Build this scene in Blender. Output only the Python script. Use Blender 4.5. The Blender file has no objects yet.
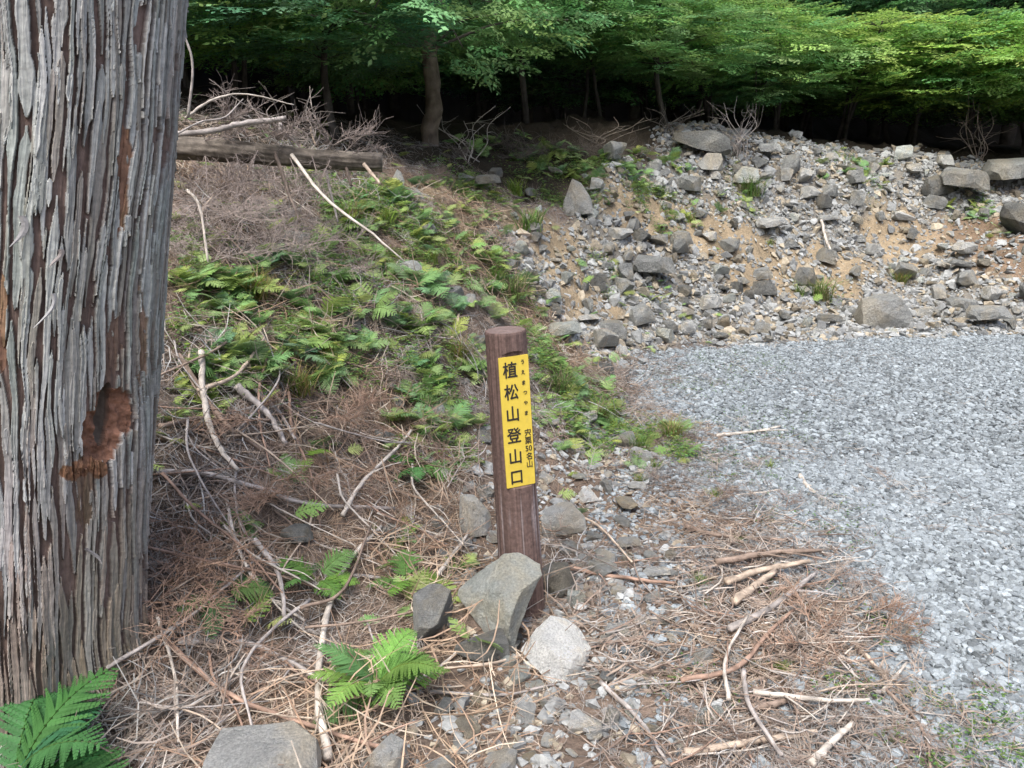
import bpy, bmesh, math, random
import numpy as np
from mathutils import Vector, Matrix, noise as mnoise

R = math.radians
random.seed(7)
RNG = np.random.default_rng(7)
SC = bpy.context.scene
COL = SC.collection

# ---------------------------------------------------------------- camera, sky, sun, exposure
PITCH, FPX, CAMZ = 15.0, 800.0, 1.5
cd = bpy.data.cameras.new('camera')
cam = bpy.data.objects.new('camera', cd)
COL.objects.link(cam)
cam.location = (0, 0, CAMZ)
cam.rotation_euler = (R(90 - PITCH), 0, 0)
cd.sensor_width = 36
cd.lens = FPX / 1024 * 36
cd.clip_start = 0.05
cd.clip_end = 2000
SC.camera = cam

SUN_EL, SUN_AZ = 62.0, 200.0          # azimuth measured clockwise from +Y, sun behind the camera and a little left
w = bpy.data.worlds.new('World')
SC.world = w
w.use_nodes = True
nt = w.node_tree
bg = nt.nodes['Background']
sky = nt.nodes.new('ShaderNodeTexSky')
sky.sky_type = 'NISHITA'
sky.sun_disc = False
sky.sun_elevation = R(SUN_EL)
sky.sun_rotation = R(SUN_AZ)
sky.air_density = 1.0
sky.dust_density = 4.0
sky.ozone_density = 1.0
nt.links.new(sky.outputs[0], bg.inputs[0])
bg.inputs[1].default_value = 0.15
sd_ = bpy.data.lights.new('sun', 'SUN')
sun = bpy.data.objects.new('sun', sd_)
COL.objects.link(sun)
sd_.energy = 1.5
sd_.angle = R(35)
sd_.color = (0.97, 0.99, 0.97)
az, el = R(SUN_AZ), R(SUN_EL)
sdir = Vector((math.sin(az) * math.cos(el), math.cos(az) * math.cos(el), math.sin(el)))
sun.rotation_euler = sdir.to_track_quat('Z', 'Y').to_euler()

SC.view_settings.view_transform = 'Standard'
SC.view_settings.look = 'None'
SC.view_settings.gamma = 1
SC.view_settings.use_curve_mapping = False
SC.view_settings.exposure = 1.42
SC.render.engine = 'CYCLES'
SC.cycles.max_bounces = 6
SC.cycles.diffuse_bounces = 3
SC.cycles.glossy_bounces = 2
SC.cycles.transmission_bounces = 3
SC.cycles.transparent_max_bounces = 4
SC.cycles.use_denoising = True

# ---------------------------------------------------------------- helpers
cp, sp_ = math.cos(R(PITCH)), math.sin(R(PITCH))


def P(u, v, Y):
    """world point at forward distance Y that the photo shows at pixel u, v"""
    a, b = (u - 512) / FPX, -(v - 384) / FPX
    dy = cp + b * sp_
    dz = -sp_ + b * cp
    t = Y / dy
    return np.array([a * t, Y, CAMZ + dz * t])


def proj(x, y, z):
    dep = y * cp - (z - CAMZ) * sp_
    dep = np.maximum(dep, 0.05)
    up = y * sp_ + (z - CAMZ) * cp
    return 512 + FPX * x / dep, 384 - FPX * up / dep


def tag(o, label=None, cat=None, group=None, kind=None):
    if label: o['label'] = label
    if cat: o['category'] = cat
    if group: o['group'] = group
    if kind: o['kind'] = kind
    return o


def empty(name, loc=(0, 0, 0), label=None, cat=None, group=None):
    o = bpy.data.objects.new(name, None)
    o.empty_display_size = 0.1
    COL.objects.link(o)
    o.location = loc
    return tag(o, label, cat, group)


def link(name, me, parent=None, loc=None, mat=None):
    o = bpy.data.objects.new(name, me)
    COL.objects.link(o)
    if parent is not None: o.parent = parent
    if loc is not None: o.location = loc
    if mat is not None and not me.materials: me.materials.append(mat)
    return o


def mesh_np(name, V, F, smooth=False, col=None):
    """V (n,3); F (m,k) array or list of such arrays; col (n,3) colour attribute"""
    me = bpy.data.meshes.new(name)
    V = np.ascontiguousarray(V, dtype=np.float32)
    Fs = F if isinstance(F, list) else [F]
    me.vertices.add(len(V))
    me.vertices.foreach_set('co', V.ravel())
    loops = np.concatenate([f.ravel() for f in Fs]).astype(np.int32)
    sizes = np.concatenate([np.full(len(f), f.shape[1], np.int32) for f in Fs])
    starts = np.concatenate([[0], np.cumsum(sizes)[:-1]]).astype(np.int32)
    me.loops.add(len(loops))
    me.loops.foreach_set('vertex_index', loops)
    me.polygons.add(len(sizes))
    me.polygons.foreach_set('loop_start', starts)
    me.polygons.foreach_set('use_smooth', np.full(len(sizes), bool(smooth)))
    if col is not None:
        a = me.color_attributes.new('col', 'FLOAT_COLOR', 'POINT')
        c = np.ones((len(V), 4), np.float32)
        c[:, :3] = col
        a.data.foreach_set('color', c.ravel())
    me.update(calc_edges=True)
    me.validate()
    return me


class Geo:
    """collects arrays of vertices, quads and triangles"""
    def __init__(s):
        s.V, s.Q, s.T, s.C, s.n = [], [], [], [], 0

    def add(s, V, Q=None, T=None, C=None):
        V = np.asarray(V, float)
        s.V.append(V)
        if Q is not None and len(Q): s.Q.append(np.asarray(Q) + s.n)
        if T is not None and len(T): s.T.append(np.asarray(T) + s.n)
        if C is None: C = (1, 1, 1)
        s.C.append(np.broadcast_to(np.asarray(C, float), (len(V), 3)))
        s.n += len(V)

    def arrays(s):
        V = np.concatenate(s.V)
        F = []
        if s.Q: F.append(np.concatenate(s.Q))
        if s.T: F.append(np.concatenate(s.T))
        return V, F, np.concatenate(s.C)

    def mesh(s, name, smooth=False):
        V, F, C = s.arrays()
        return mesh_np(name, V, F, smooth, C)


def tube(pts, rad, k=6, cap=True, squash=1.0, jit=0.0, rng=None):
    """tube round a polyline; returns V, Q, T"""
    pts = np.asarray(pts, float)
    n = len(pts)
    rad = np.broadcast_to(np.asarray(rad, float), (n,))
    tan = np.gradient(pts, axis=0)
    tan /= np.linalg.norm(tan, axis=1)[:, None] + 1e-9
    ref = np.array([0, 0, 1.0]) if abs(tan[0][2]) < 0.9 else np.array([1.0, 0, 0])
    V = []
    a = np.linspace(0, 2 * np.pi, k, endpoint=False)
    prev = None
    for i in range(n):
        t = tan[i]
        if prev is None:
            s1 = np.cross(ref, t)
        else:
            s1 = prev - t * np.dot(prev, t)
        s1 /= np.linalg.norm(s1) + 1e-9
        prev = s1
        s2 = np.cross(t, s1)
        rr = rad[i] * np.ones(k)
        if jit and rng is not None: rr = rr * (1 + rng.uniform(-jit, jit, k))
        V.append(pts[i] + (np.cos(a) * rr)[:, None] * s1 + (np.sin(a) * rr * squash)[:, None] * s2)
    V = np.concatenate(V)
    i = np.arange(n - 1)[:, None] * k
    j = np.arange(k)[None, :]
    j2 = (j + 1) % k
    Q = np.stack([i + j, i + j2, i + k + j2, i + k + j], -1).reshape(-1, 4)
    T = []
    if cap:
        b = (n - 1) * k
        V = np.concatenate([V, pts[:1], pts[-1:]])
        T = [(len(V) - 2, (q + 1) % k, q) for q in range(k)] + [(len(V) - 1, b + q, b + (q + 1) % k) for q in range(k)]
    return V, Q, np.array(T, int).reshape(-1, 3)


def smooth_path(pts, n):
    """Catmull-Rom resample"""
    p = np.asarray(pts, float)
    p = np.vstack([2 * p[0] - p[1], p, 2 * p[-1] - p[-2]])
    m = len(p) - 3
    out = []
    for q in np.linspace(0, m - 1e-6, n):
        i = int(q); t = q - i
        a, b, c, d = p[i], p[i + 1], p[i + 2], p[i + 3]
        out.append(.5 * ((2 * b) + (-a + c) * t + (2 * a - 5 * b + 4 * c - d) * t * t + (-a + 3 * b - 3 * c + d) * t ** 3))
    return np.array(out)


def tile(tv, Mx, T):
    """copies of the template vertices: (N,3,3) matrices and (N,3) offsets -> (N*n,3)"""
    return (np.einsum('nij,vj->nvi', Mx, tv) + T[:, None, :]).reshape(-1, 3)


def tile_faces(tf, n, N):
    return (tf[None] + (np.arange(N) * n)[:, None, None]).reshape(-1, tf.shape[1])


def rotz(a):
    c, s = np.cos(a), np.sin(a)
    o, l = np.zeros_like(a), np.ones_like(a)
    return np.stack([np.stack([c, -s, o], -1), np.stack([s, c, o], -1), np.stack([o, o, l], -1)], -2)


def rotx(a):
    c, s = np.cos(a), np.sin(a)
    o, l = np.zeros_like(a), np.ones_like(a)
    return np.stack([np.stack([l, o, o], -1), np.stack([o, c, -s], -1), np.stack([o, s, c], -1)], -2)


def align(nrm):
    """matrices whose z column is the normal"""
    z = nrm / np.linalg.norm(nrm, axis=1)[:, None]
    x = np.cross(np.array([0, 1.0, 0]), z)
    x /= np.linalg.norm(x, axis=1)[:, None]
    y = np.cross(z, x)
    return np.stack([x, y, z], -1)


_perm = np.random.default_rng(99).random((256, 256))


def vn(x, y, seed=0):
    x = np.asarray(x, float) + seed * 17.3; y = np.asarray(y, float) + seed * 5.9
    xi, yi = np.floor(x).astype(int), np.floor(y).astype(int)
    fx, fy = x - xi, y - yi
    fx = fx * fx * (3 - 2 * fx); fy = fy * fy * (3 - 2 * fy)
    g = lambda a, b: _perm[a & 255, b & 255]
    return ((g(xi, yi) * (1 - fx) + g(xi + 1, yi) * fx) * (1 - fy) + (g(xi, yi + 1) * (1 - fx) + g(xi + 1, yi + 1) * fx) * fy) * 2 - 1


def fbm(x, y, oct=4, seed=0, gain=.5):
    s, a, f = 0, 1, 1
    for o in range(oct):
        s = s + a * vn(x * f, y * f, seed + o * 3)
        a *= gain; f *= 2.03
    return s


def sstep(x, a, b):
    t = np.clip((x - a) / (b - a), 0, 1)
    return t * t * (3 - 2 * t)


# ---------------------------------------------------------------- materials
def newmat(name):
    m = bpy.data.materials.new(name)
    m.use_nodes = True
    n = m.node_tree
    return m, n, n.nodes['Principled BSDF']


def N(n, t, **kw):
    x = n.nodes.new(t)
    for k, v in kw.items():
        if k in ('i',):
            for a, b in v.items(): x.inputs[a].default_value = b
        else: setattr(x, k, v)
    return x


def ramp(n, fac, stops):
    r = n.nodes.new('ShaderNodeValToRGB')
    e = r.color_ramp.elements
    while len(e) < len(stops): e.new(0.5)
    for q, (p, c) in zip(e, stops):
        q.position = p
        q.color = (*c, 1) if len(c) == 3 else c
    n.links.new(fac, r.inputs[0])
    return r.outputs[0]


def mix(n, f, a, b, mode='MIX'):
    m = n.nodes.new('ShaderNodeMix')
    m.data_type = 'RGBA'
    m.blend_type = mode
    for s, v in ((m.inputs[0], f), (m.inputs[6], a), (m.inputs[7], b)):
        if hasattr(v, 'links'): n.links.new(v, s)
        elif isinstance(v, (int, float)): s.default_value = v
        else: s.default_value = (*v, 1)
    return m.outputs[2]


def bump(n, bsdf, h, strength, dist):
    b = n.nodes.new('ShaderNodeBump')
    b.inputs['Strength'].default_value = strength
    b.inputs['Distance'].default_value = dist
    n.links.new(h, b.inputs['Height'])
    n.links.new(b.outputs[0], bsdf.inputs['Normal'])


def noise_tex(n, vec, scale, detail=6, rough=.6, out=0):
    t = n.nodes.new('ShaderNodeTexNoise')
    t.inputs['Scale'].default_value = scale
    t.inputs['Detail'].default_value = detail
    t.inputs['Roughness'].default_value = rough
    if vec is not None: n.links.new(vec, t.inputs[0])
    return t.outputs[out]


def attr_mat(name, rough=.9, trans=0.0, spec=.2, vary=.25, scale=60, bmp=0.0):
    """colour from the 'col' attribute, broken up by noise; thin leaves let light through"""
    m, n, b = newmat(name)
    a = N(n, 'ShaderNodeAttribute', attribute_name='col')
    tc = N(n, 'ShaderNodeTexCoord')
    nz = noise_tex(n, tc.outputs['Object'], scale, 5)
    g = ramp(n, nz, [(.3, (1 - vary,) * 3), (.7, (1 + vary,) * 3)])
    c = mix(n, 1.0, a.outputs['Color'], g, 'MULTIPLY')
    if trans:
        oi = N(n, 'ShaderNodeObjectInfo')
        g2 = ramp(n, oi.outputs['Random'], [(0, (.8, .86, .95)), (1, (1.15, 1.08, .8))])
        c = mix(n, 1.0, c, g2, 'MULTIPLY')
    n.links.new(c, b.inputs['Base Color'])
    b.inputs['Roughness'].default_value = rough
    b.inputs['Specular IOR Level'].default_value = spec
    if bmp: bump(n, b, nz, .6, bmp)
    if trans:
        tr = N(n, 'ShaderNodeBsdfTranslucent')
        n.links.new(c, tr.inputs[0])
        ms = N(n, 'ShaderNodeMixShader')
        ms.inputs[0].default_value = trans
        n.links.new(b.outputs[0], ms.inputs[1])
        n.links.new(tr.outputs[0], ms.inputs[2])
        n.links.new(ms.outputs[0], n.nodes['Material Output'].inputs[0])
    return m


def rock_mat(name, c1, c2, moss=0.0):
    m, n, b = newmat(name)
    tc = N(n, 'ShaderNodeTexCoord')
    oi = N(n, 'ShaderNodeObjectInfo')
    mp = N(n, 'ShaderNodeVectorMath', operation='ADD')
    n.links.new(tc.outputs['Object'], mp.inputs[0])
    ml = N(n, 'ShaderNodeMath', operation='MULTIPLY', i={1: 37.0})
    n.links.new(oi.outputs['Random'], ml.inputs[0])
    n.links.new(ml.outputs[0], mp.inputs[1])
    vec = mp.outputs[0]
    c = ramp(n, noise_tex(n, vec, 3.0, 8, .65), [(.32, c1), (.68, c2)])
    c = mix(n, ramp(n, noise_tex(n, vec, 1.3, 5, .6), [(.48, (0, 0, 0)), (.62, (.55,) * 3)]), c, tuple(x * y for x, y in zip(c2, (1.0, .86, .66))))
    fine = noise_tex(n, vec, 38.0, 4, .7)
    c = mix(n, 1.0, c, ramp(n, fine, [(.3, (.78,) * 3), (.7, (1.5,) * 3)]), 'MULTIPLY')
    vo = N(n, 'ShaderNodeTexVoronoi', i={'Scale': 11.0})
    n.links.new(vec, vo.inputs[0])
    c = mix(n, ramp(n, vo.outputs['Distance'], [(.0, (.7,) * 3), (.09, (0, 0, 0))]), c, (.06, .065, .06))
    if moss:
        c = mix(n, ramp(n, noise_tex(n, vec, 2.2, 6, .6), [(.5, (0, 0, 0)), (.66, (moss,) * 3)]), c, (.13, .17, .085))
    br = ramp(n, oi.outputs['Random'], [(0, (.78,) * 3), (1, (1.2,) * 3)])
    c = mix(n, 1.0, c, br, 'MULTIPLY')
    n.links.new(c, b.inputs['Base Color'])
    b.inputs['Roughness'].default_value = .88
    b.inputs['Specular IOR Level'].default_value = .25
    bump(n, b, noise_tex(n, vec, 7.0, 10, .78), .95, .12)
    return m


M = {}
M['leaf'] = attr_mat('leaf_green', .55, .38, .3, .15, 5)
M['fern'] = attr_mat('fern_green', .6, .35, .25, .15, 12)
M['stone'] = attr_mat('small_stone', .9, 0, .25, .3, 45, .01)
M['pebble'] = attr_mat('gravel_pebble', .85, 0, .3, .22, 90, .004)
M['litter'] = attr_mat('dead_litter', .9, 0, .15, .25, 30)
M['wood'] = attr_mat('dead_wood', .85, 0, .2, .35, 22, .01)
M['bark_dark'] = attr_mat('forest_bark', .95, 0, .1, .35, 9, .03)
M['rock_grey'] = rock_mat('grey_rock', (.22, .224, .214), (.40, .402, .38))
M['rock_pale'] = rock_mat('pale_rock', (.38, .38, .36), (.60, .595, .56))
M['rock_dark'] = rock_mat('dark_rock', (.13, .132, .125), (.27, .27, .25))
M['rock_green'] = rock_mat('greenish_rock', (.36, .385, .36), (.58, .60, .56), .15)
M['rock_white'] = rock_mat('white_rock', (.62, .62, .59), (.80, .795, .76))
M['rock_tan'] = rock_mat('tan_rock', (.26, .235, .19), (.45, .41, .33))

# ---------------------------------------------------------------- terrain
CTRL = [  # u, v, forward distance: points of the ground read off the photograph
    (250, 170, 5.6), (250, 215, 4.9), (250, 260, 4.3), (250, 330, 3.75), (250, 400, 3.3), (250, 500, 2.8), (250, 650, 2.2), (210, 760, 1.8),
    (340, 190, 6.0), (340, 260, 5.0), (340, 330, 4.2), (340, 420, 3.5), (340, 520, 2.9), (340, 640, 2.3), (340, 760, 1.82),
    (180, 200, 4.6), (170, 300, 3.7), (170, 420, 3.0), (160, 560, 2.4),
    (60, 200, 4.4), (60, 400, 2.9), (-100, 300, 3.0), (-100, 600, 2.3), (60, 790, 1.7), (-100, 800, 1.65), (150, 740, 1.85),
    (400, 300, 4.8), (400, 400, 3.9), (400, 500, 3.15), (420, 200, 6.5), (420, 155, 7.8), (430, 700, 2.04), (430, 610, 2.5),
    (470, 165, 8.1), (480, 250, 6.3), (480, 320, 5.1), (480, 420, 3.95), (480, 520, 3.2), (490, 600, 2.6),
    (545, 610, 2.53), (560, 500, 3.45), (560, 420, 4.5), (560, 350, 5.9), (540, 300, 6.4), (540, 250, 7.0), (550, 165, 8.7), (545, 205, 8.0),
    (600, 300, 7.0), (600, 250, 7.6), (600, 190, 8.4), (650, 160, 9.3), (650, 200, 8.7), (660, 260, 7.9), (660, 310, 7.2),
    (720, 150, 9.9), (720, 200, 9.2), (720, 250, 8.5), (720, 300, 7.7), (800, 155, 10.3), (800, 200, 9.6), (800, 260, 8.9), (800, 305, 8.1),
    (880, 165, 10.6), (880, 210, 9.9), (880, 260, 9.3), (880, 300, 8.6), (960, 178, 10.5), (960, 210, 10.0), (960, 260, 9.2), (960, 300, 8.5),
    (1024, 180, 10.3), (1024, 215, 9.7), (1024, 260, 8.9), (1024, 300, 8.2), (1200, 170, 9.6), (1200, 230, 8.6), (1200, 290, 7.9),
    (1450, 150, 8.5), (1450, 220, 7.7), (1450, 290, 7.0),
]
lot_px = [(380, 1000), (440, 768), (545, 640), (590, 540), (618, 470), (628, 400), (625, 364), (700, 348), (850, 338), (1024, 332), (1200, 330)]


def flat_pt(u, v):
    a, b = (u - 512) / FPX, -(v - 384) / FPX
    dy, dz = cp + b * sp_, -sp_ + b * cp
    t = -CAMZ / dz
    return (a * t, dy * t)


LOT = [flat_pt(*q) for q in lot_px] + [(9.5, 6.6), (30, 2.0), (30, -60), (-30, -60), (-30, -3), (-4, -1.0), (-1.0, .9)]
GRAVEL = [flat_pt(*q) for q in [(640, 385), (628, 364), (700, 348), (850, 338), (1024, 332), (1200, 330)]] + [(9.5, 6.6), (30, 2), (30, -60), (0.9, -60), (0.9, 1.4)] + \
         [flat_pt(*q) for q in [(880, 768), (868, 690), (850, 610), (800, 520), (735, 450), (690, 415)]]


def sdist(poly, x, y):
    """signed distance to a polygon, positive inside"""
    x = np.asarray(x, float); y = np.asarray(y, float)
    d = np.full(x.shape, 1e9); ins = np.zeros(x.shape, bool)
    n = len(poly)
    for i in range(n):
        ax, ay = poly[i]; bx, by = poly[(i + 1) % n]
        ex, ey = bx - ax, by - ay
        t = np.clip(((x - ax) * ex + (y - ay) * ey) / (ex * ex + ey * ey + 1e-12), 0, 1)
        d = np.minimum(d, np.hypot(x - ax - t * ex, y - ay - t * ey))
        c = (ay > y) != (by > y)
        xs = ax + (y - ay) * ex / (ey if abs(ey) > 1e-12 else 1e-12)
        ins ^= c & (x < xs)
    return np.where(ins, d, -d)


cw = [P(*q) for q in CTRL]
cx = [q[0] for q in cw]; cy = [q[1] for q in cw]; cz = [max(q[2], 0) for q in cw]
for gx in np.arange(-12, 16, 2.2):       # the flat lot, the far forest floor and the hillside at the edges
    for gy in np.arange(-6, 8, 1.6):
        if sdist(LOT, np.array([gx]), np.array([gy]))[0] > .15:
            cx.append(gx); cy.append(gy); cz.append(0)
for gx in np.arange(-12, 17, 3.5):
    cx += [gx, gx]; cy += [13.0, 16.5]; cz += [1.75, 2.2]
for gy, z0 in ((1, .9), (3, 1.6), (5, 2.2), (7, 2.6), (10, 2.6)):
    cx += [-5.5, -9]; cy += [gy, gy]; cz += [z0, z0 + 1.4]
cx = np.array(cx); cy = np.array(cy); cz = np.array(cz)


def _U(r2):
    return r2 * np.log(r2 + 1e-9) * .5


n_ = len(cx)
A = np.zeros((n_ + 3, n_ + 3))
A[:n_, :n_] = _U((cx[:, None] - cx) ** 2 + (cy[:, None] - cy) ** 2) + np.eye(n_) * .02
A[:n_, n_] = 1; A[:n_, n_ + 1] = cx; A[:n_, n_ + 2] = cy
A[n_:, :n_] = A[:n_, n_:].T
W = np.linalg.solve(A, np.concatenate([cz, [0, 0, 0]]))


def height(x, y):
    x = np.asarray(x, float); y = np.asarray(y, float)
    X = np.clip(x, -12, 16); Y = np.clip(y, -6, 16.5)
    z = np.full(X.shape, W[n_]) + W[n_ + 1] * X + W[n_ + 2] * Y
    for i in range(n_):
        z = z + W[i] * _U((X - cx[i]) ** 2 + (Y - cy[i]) ** 2)
    z = np.maximum(z, 0)
    inlot = sstep(sdist(LOT, x, y), -.25, .25)
    rough = .5 + .5 * sstep(y, 6, 8)
    z = z * (1 - inlot) + (1 - inlot) * (.075 * fbm(x * 1.7, y * 1.7, 3, 1) * rough + .05 * fbm(x * 6, y * 6, 3, 2))
    z = z + .010 * fbm(x * 1.2, y * 1.2, 2, 5) + inlot * .004 * fbm(x * 9, y * 9, 2, 6)
    rise = np.maximum(0, y - 16.5) * .62 + np.maximum(0, x - 16) * .35 + np.maximum(0, -12 - x) * .5 + np.maximum(0, -y - 14) * .5  # the unseen rise behind the camera is added to block low sky light
    return z + np.minimum(rise, 40 + 4 * fbm(x * .03, y * .03, 2, 8))


def axis_pts(lo, hi, step, far):
    a = np.arange(lo, hi + 1e-6, step)
    out = [hi]; s = step
    while out[-1] < far:
        s *= 1.22; out.append(out[-1] + s)
    l = [lo]; s = step
    while l[-1] > -far:
        s *= 1.22; l.append(l[-1] - s)
    return np.concatenate([l[:0:-1], a, out[1:]])


GX = axis_pts(-3.6, 8.4, .034, 420)
GY = axis_pts(1.0, 11.6, .034, 420)
gx, gy = np.meshgrid(GX, GY, indexing='ij')
GZ = height(gx, gy)


def gz(x, y):
    """height of the ground mesh itself"""
    x = np.asarray(x, float); y = np.asarray(y, float)
    i = np.clip(np.searchsorted(GX, x) - 1, 0, len(GX) - 2); j = np.clip(np.searchsorted(GY, y) - 1, 0, len(GY) - 2)
    fx = (x - GX[i]) / (GX[i + 1] - GX[i]); fy = (y - GY[j]) / (GY[j + 1] - GY[j])
    return (GZ[i, j] * (1 - fx) + GZ[i + 1, j] * fx) * (1 - fy) + (GZ[i, j + 1] * (1 - fx) + GZ[i + 1, j + 1] * fx) * fy


def gn(x, y, e=.06):
    dx = (gz(x + e, y) - gz(x - e, y)) / (2 * e); dy = (gz(x, y + e) - gz(x, y - e)) / (2 * e)
    n = np.stack([-dx, -dy, np.ones_like(dx)], -1)
    return n / np.linalg.norm(n, axis=-1)[..., None]


def G(u, v):
    """the point of the ground seen at pixel u, v"""
    a, b = (u - 512) / FPX, -(v - 384) / FPX
    d = np.array([a, cp + b * sp_, -sp_ + b * cp])
    t = np.linspace(.6, 30, 1800)
    p = np.array([0, 0, CAMZ])[None] + t[:, None] * d
    below = p[:, 2] < gz(p[:, 0], p[:, 1])
    k = int(np.argmax(below)) if below.any() else 900
    return p[k]


def polyw(px):
    return [tuple(G(u, v)[:2]) for u, v in px]


SCREE = polyw([(505, 245), (548, 215), (600, 205), (640, 185)]) + [(a, b + .75) for a, b in polyw([(680, 168), (710, 162), (760, 160), (820, 167), (900, 178), (1022, 188)])] + [(9.5, 9.6), (9.6, 6.6)] + \
        [flat_pt(*q) for q in [(1200, 330), (1024, 332), (850, 338), (700, 348), (628, 366)]] + polyw([(600, 380), (560, 345), (545, 310), (520, 280)])
STONY = polyw([(462, 470), (520, 430), (600, 395), (650, 440), (650, 500), (700, 620), (700, 760)]) + [flat_pt(700, 900), flat_pt(350, 900)] + polyw([(350, 750), (440, 660), (455, 560)])
EARTH = [(740, 262, .9, .35), (850, 275, .7, .2), (985, 255, .6, .5), (560, 262, .45, .4), (700, 235, .4, .2), (430, 215, .3, .3), (905, 250, .5, .25), (640, 215, .5, .2)]
earth_w = [(*G(u, v)[:2], rx, ry) for u, v, rx, ry in EARTH]


def earth_mask(x, y):
    m = np.zeros(np.shape(x))
    wx = x + .25 * fbm(x * 2.2, y * 2.2, 3, 21); wy = y + .25 * fbm(x * 2.2, y * 2.2, 3, 22)
    for ex, ey, rx, ry in earth_w:
        m = np.maximum(m, 1 - np.hypot((wx - ex) / rx, (wy - ey) / (ry * 2.0)))
    return sstep(m, 0, .35)


def gravel_mask(x, y):
    return sstep(sdist(GRAVEL, x, y) + .30 * fbm(x * 2.3, y * 2.3, 5, 31, .6), -.42, .25)


def scree_mask(x, y):
    return sstep(sdist(SCREE, x, y) + .2 * fbm(x * 1.5, y * 1.5, 3, 32), -.15, .15)


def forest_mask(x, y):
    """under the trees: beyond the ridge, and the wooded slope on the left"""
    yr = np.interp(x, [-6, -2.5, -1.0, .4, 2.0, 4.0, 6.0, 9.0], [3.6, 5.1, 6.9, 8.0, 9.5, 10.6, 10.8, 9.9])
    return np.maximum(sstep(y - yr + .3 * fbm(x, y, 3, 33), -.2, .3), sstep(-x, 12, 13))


def make_ground():
    nx, ny = gx.shape
    V = np.stack([gx, gy, GZ], -1).reshape(-1, 3)
    i = np.arange(nx - 1)[:, None] * ny; j = np.arange(ny - 1)[None]
    F = np.stack([i + j, i + ny + j, i + ny + j + 1, i + j + 1], -1).reshape(-1, 4)
    x, y = V[:, 0], V[:, 1]
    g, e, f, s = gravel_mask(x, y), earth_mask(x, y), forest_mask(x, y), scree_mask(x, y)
    nz = fbm(x * 5, y * 5, 4, 40)[:, None]
    litter = np.array([.14, .105, .082]) * (1 + .3 * nz)
    col = litter
    scr = np.array([.175, .162, .14]) * (1 + .25 * nz)
    col = col * (1 - s[:, None]) + scr * s[:, None]
    ear = np.array([.25, .195, .128]) * (1 + .2 * nz)
    # warmer brown on the far cut bank
    far = sstep(x, 4.6, 5.6)[:, None]
    ear = ear * (1 - far) + np.array([.185, .13, .09]) * (1 + .2 * nz) * far
    col = col * (1 - e[:, None]) + ear * e[:, None]
    col = col * (1 - f[:, None]) + np.array([.035, .028, .020]) * f[:, None]  # dark forest soil, painted darker and further out to stand in for tree shade
    gr = np.array([.14, .156, .162]) * (1 + .12 * nz)  # ground between the pebbles darker, their self-shadow put into the colour
    inl = sstep(sdist(LOT, x, y), -.1, .1)
    g = g * inl
    col = col * (1 - g[:, None]) + gr * g[:, None]
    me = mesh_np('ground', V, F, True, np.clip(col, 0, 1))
    a = me.attributes.new('gravel', 'FLOAT', 'POINT')
    a.data.foreach_set('value', g.astype(np.float32))
    m, n, b = newmat('ground_surface')
    at = N(n, 'ShaderNodeAttribute', attribute_name='col')
    ag = N(n, 'ShaderNodeAttribute', attribute_name='gravel')
    tc = N(n, 'ShaderNodeTexCoord')
    vec = tc.outputs['Object']
    nz = noise_tex(n, vec, 55, 6, .7)
    c = mix(n, 1, at.outputs['Color'], ramp(n, nz, [(.3, (.6,) * 3), (.7, (1.4,) * 3)]), 'MULTIPLY')
    vo = N(n, 'ShaderNodeTexVoronoi', i={'Scale': 42.0})
    n.links.new(vec, vo.inputs[0])
    sep = N(n, 'ShaderNodeSeparateColor')
    n.links.new(vo.outputs['Color'], sep.inputs[0])
    peb = ramp(n, sep.outputs[0], [(0, (.12, .137, .144)), (.5, (.185, .207, .217)), (1, (.27, .295, .31))])
    peb = mix(n, ramp(n, vo.outputs['Distance'], [(.35, (0, 0, 0)), (.75, (1, 1, 1))]), peb, (.10, .10, .10))  # cell gaps painted darker, as shadow between pebbles
    c = mix(n, ag.outputs['Fac'], c, peb)
    n.links.new(c, b.inputs['Base Color'])
    b.inputs['Roughness'].default_value = .95
    b.inputs['Specular IOR Level'].default_value = .15
    bump(n, b, nz, .8, .02)
    o = link('ground', me, mat=m)
    tag(o, kind='structure')
    return o


make_ground()

# ---------------------------------------------------------------- the big cedar trunk
AX0, AXK, TY, TR = -1.487, .190, 2.1, .312


def trunk_axis(z):
    return AX0 + AXK * z, TY + .012 * z


def trunk_radius(z):
    return TR * (1 - .018 * np.clip(z, 0, 20)) + .10 * np.exp(-np.clip(z + .05, 0, 9) / .16) * .55


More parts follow.
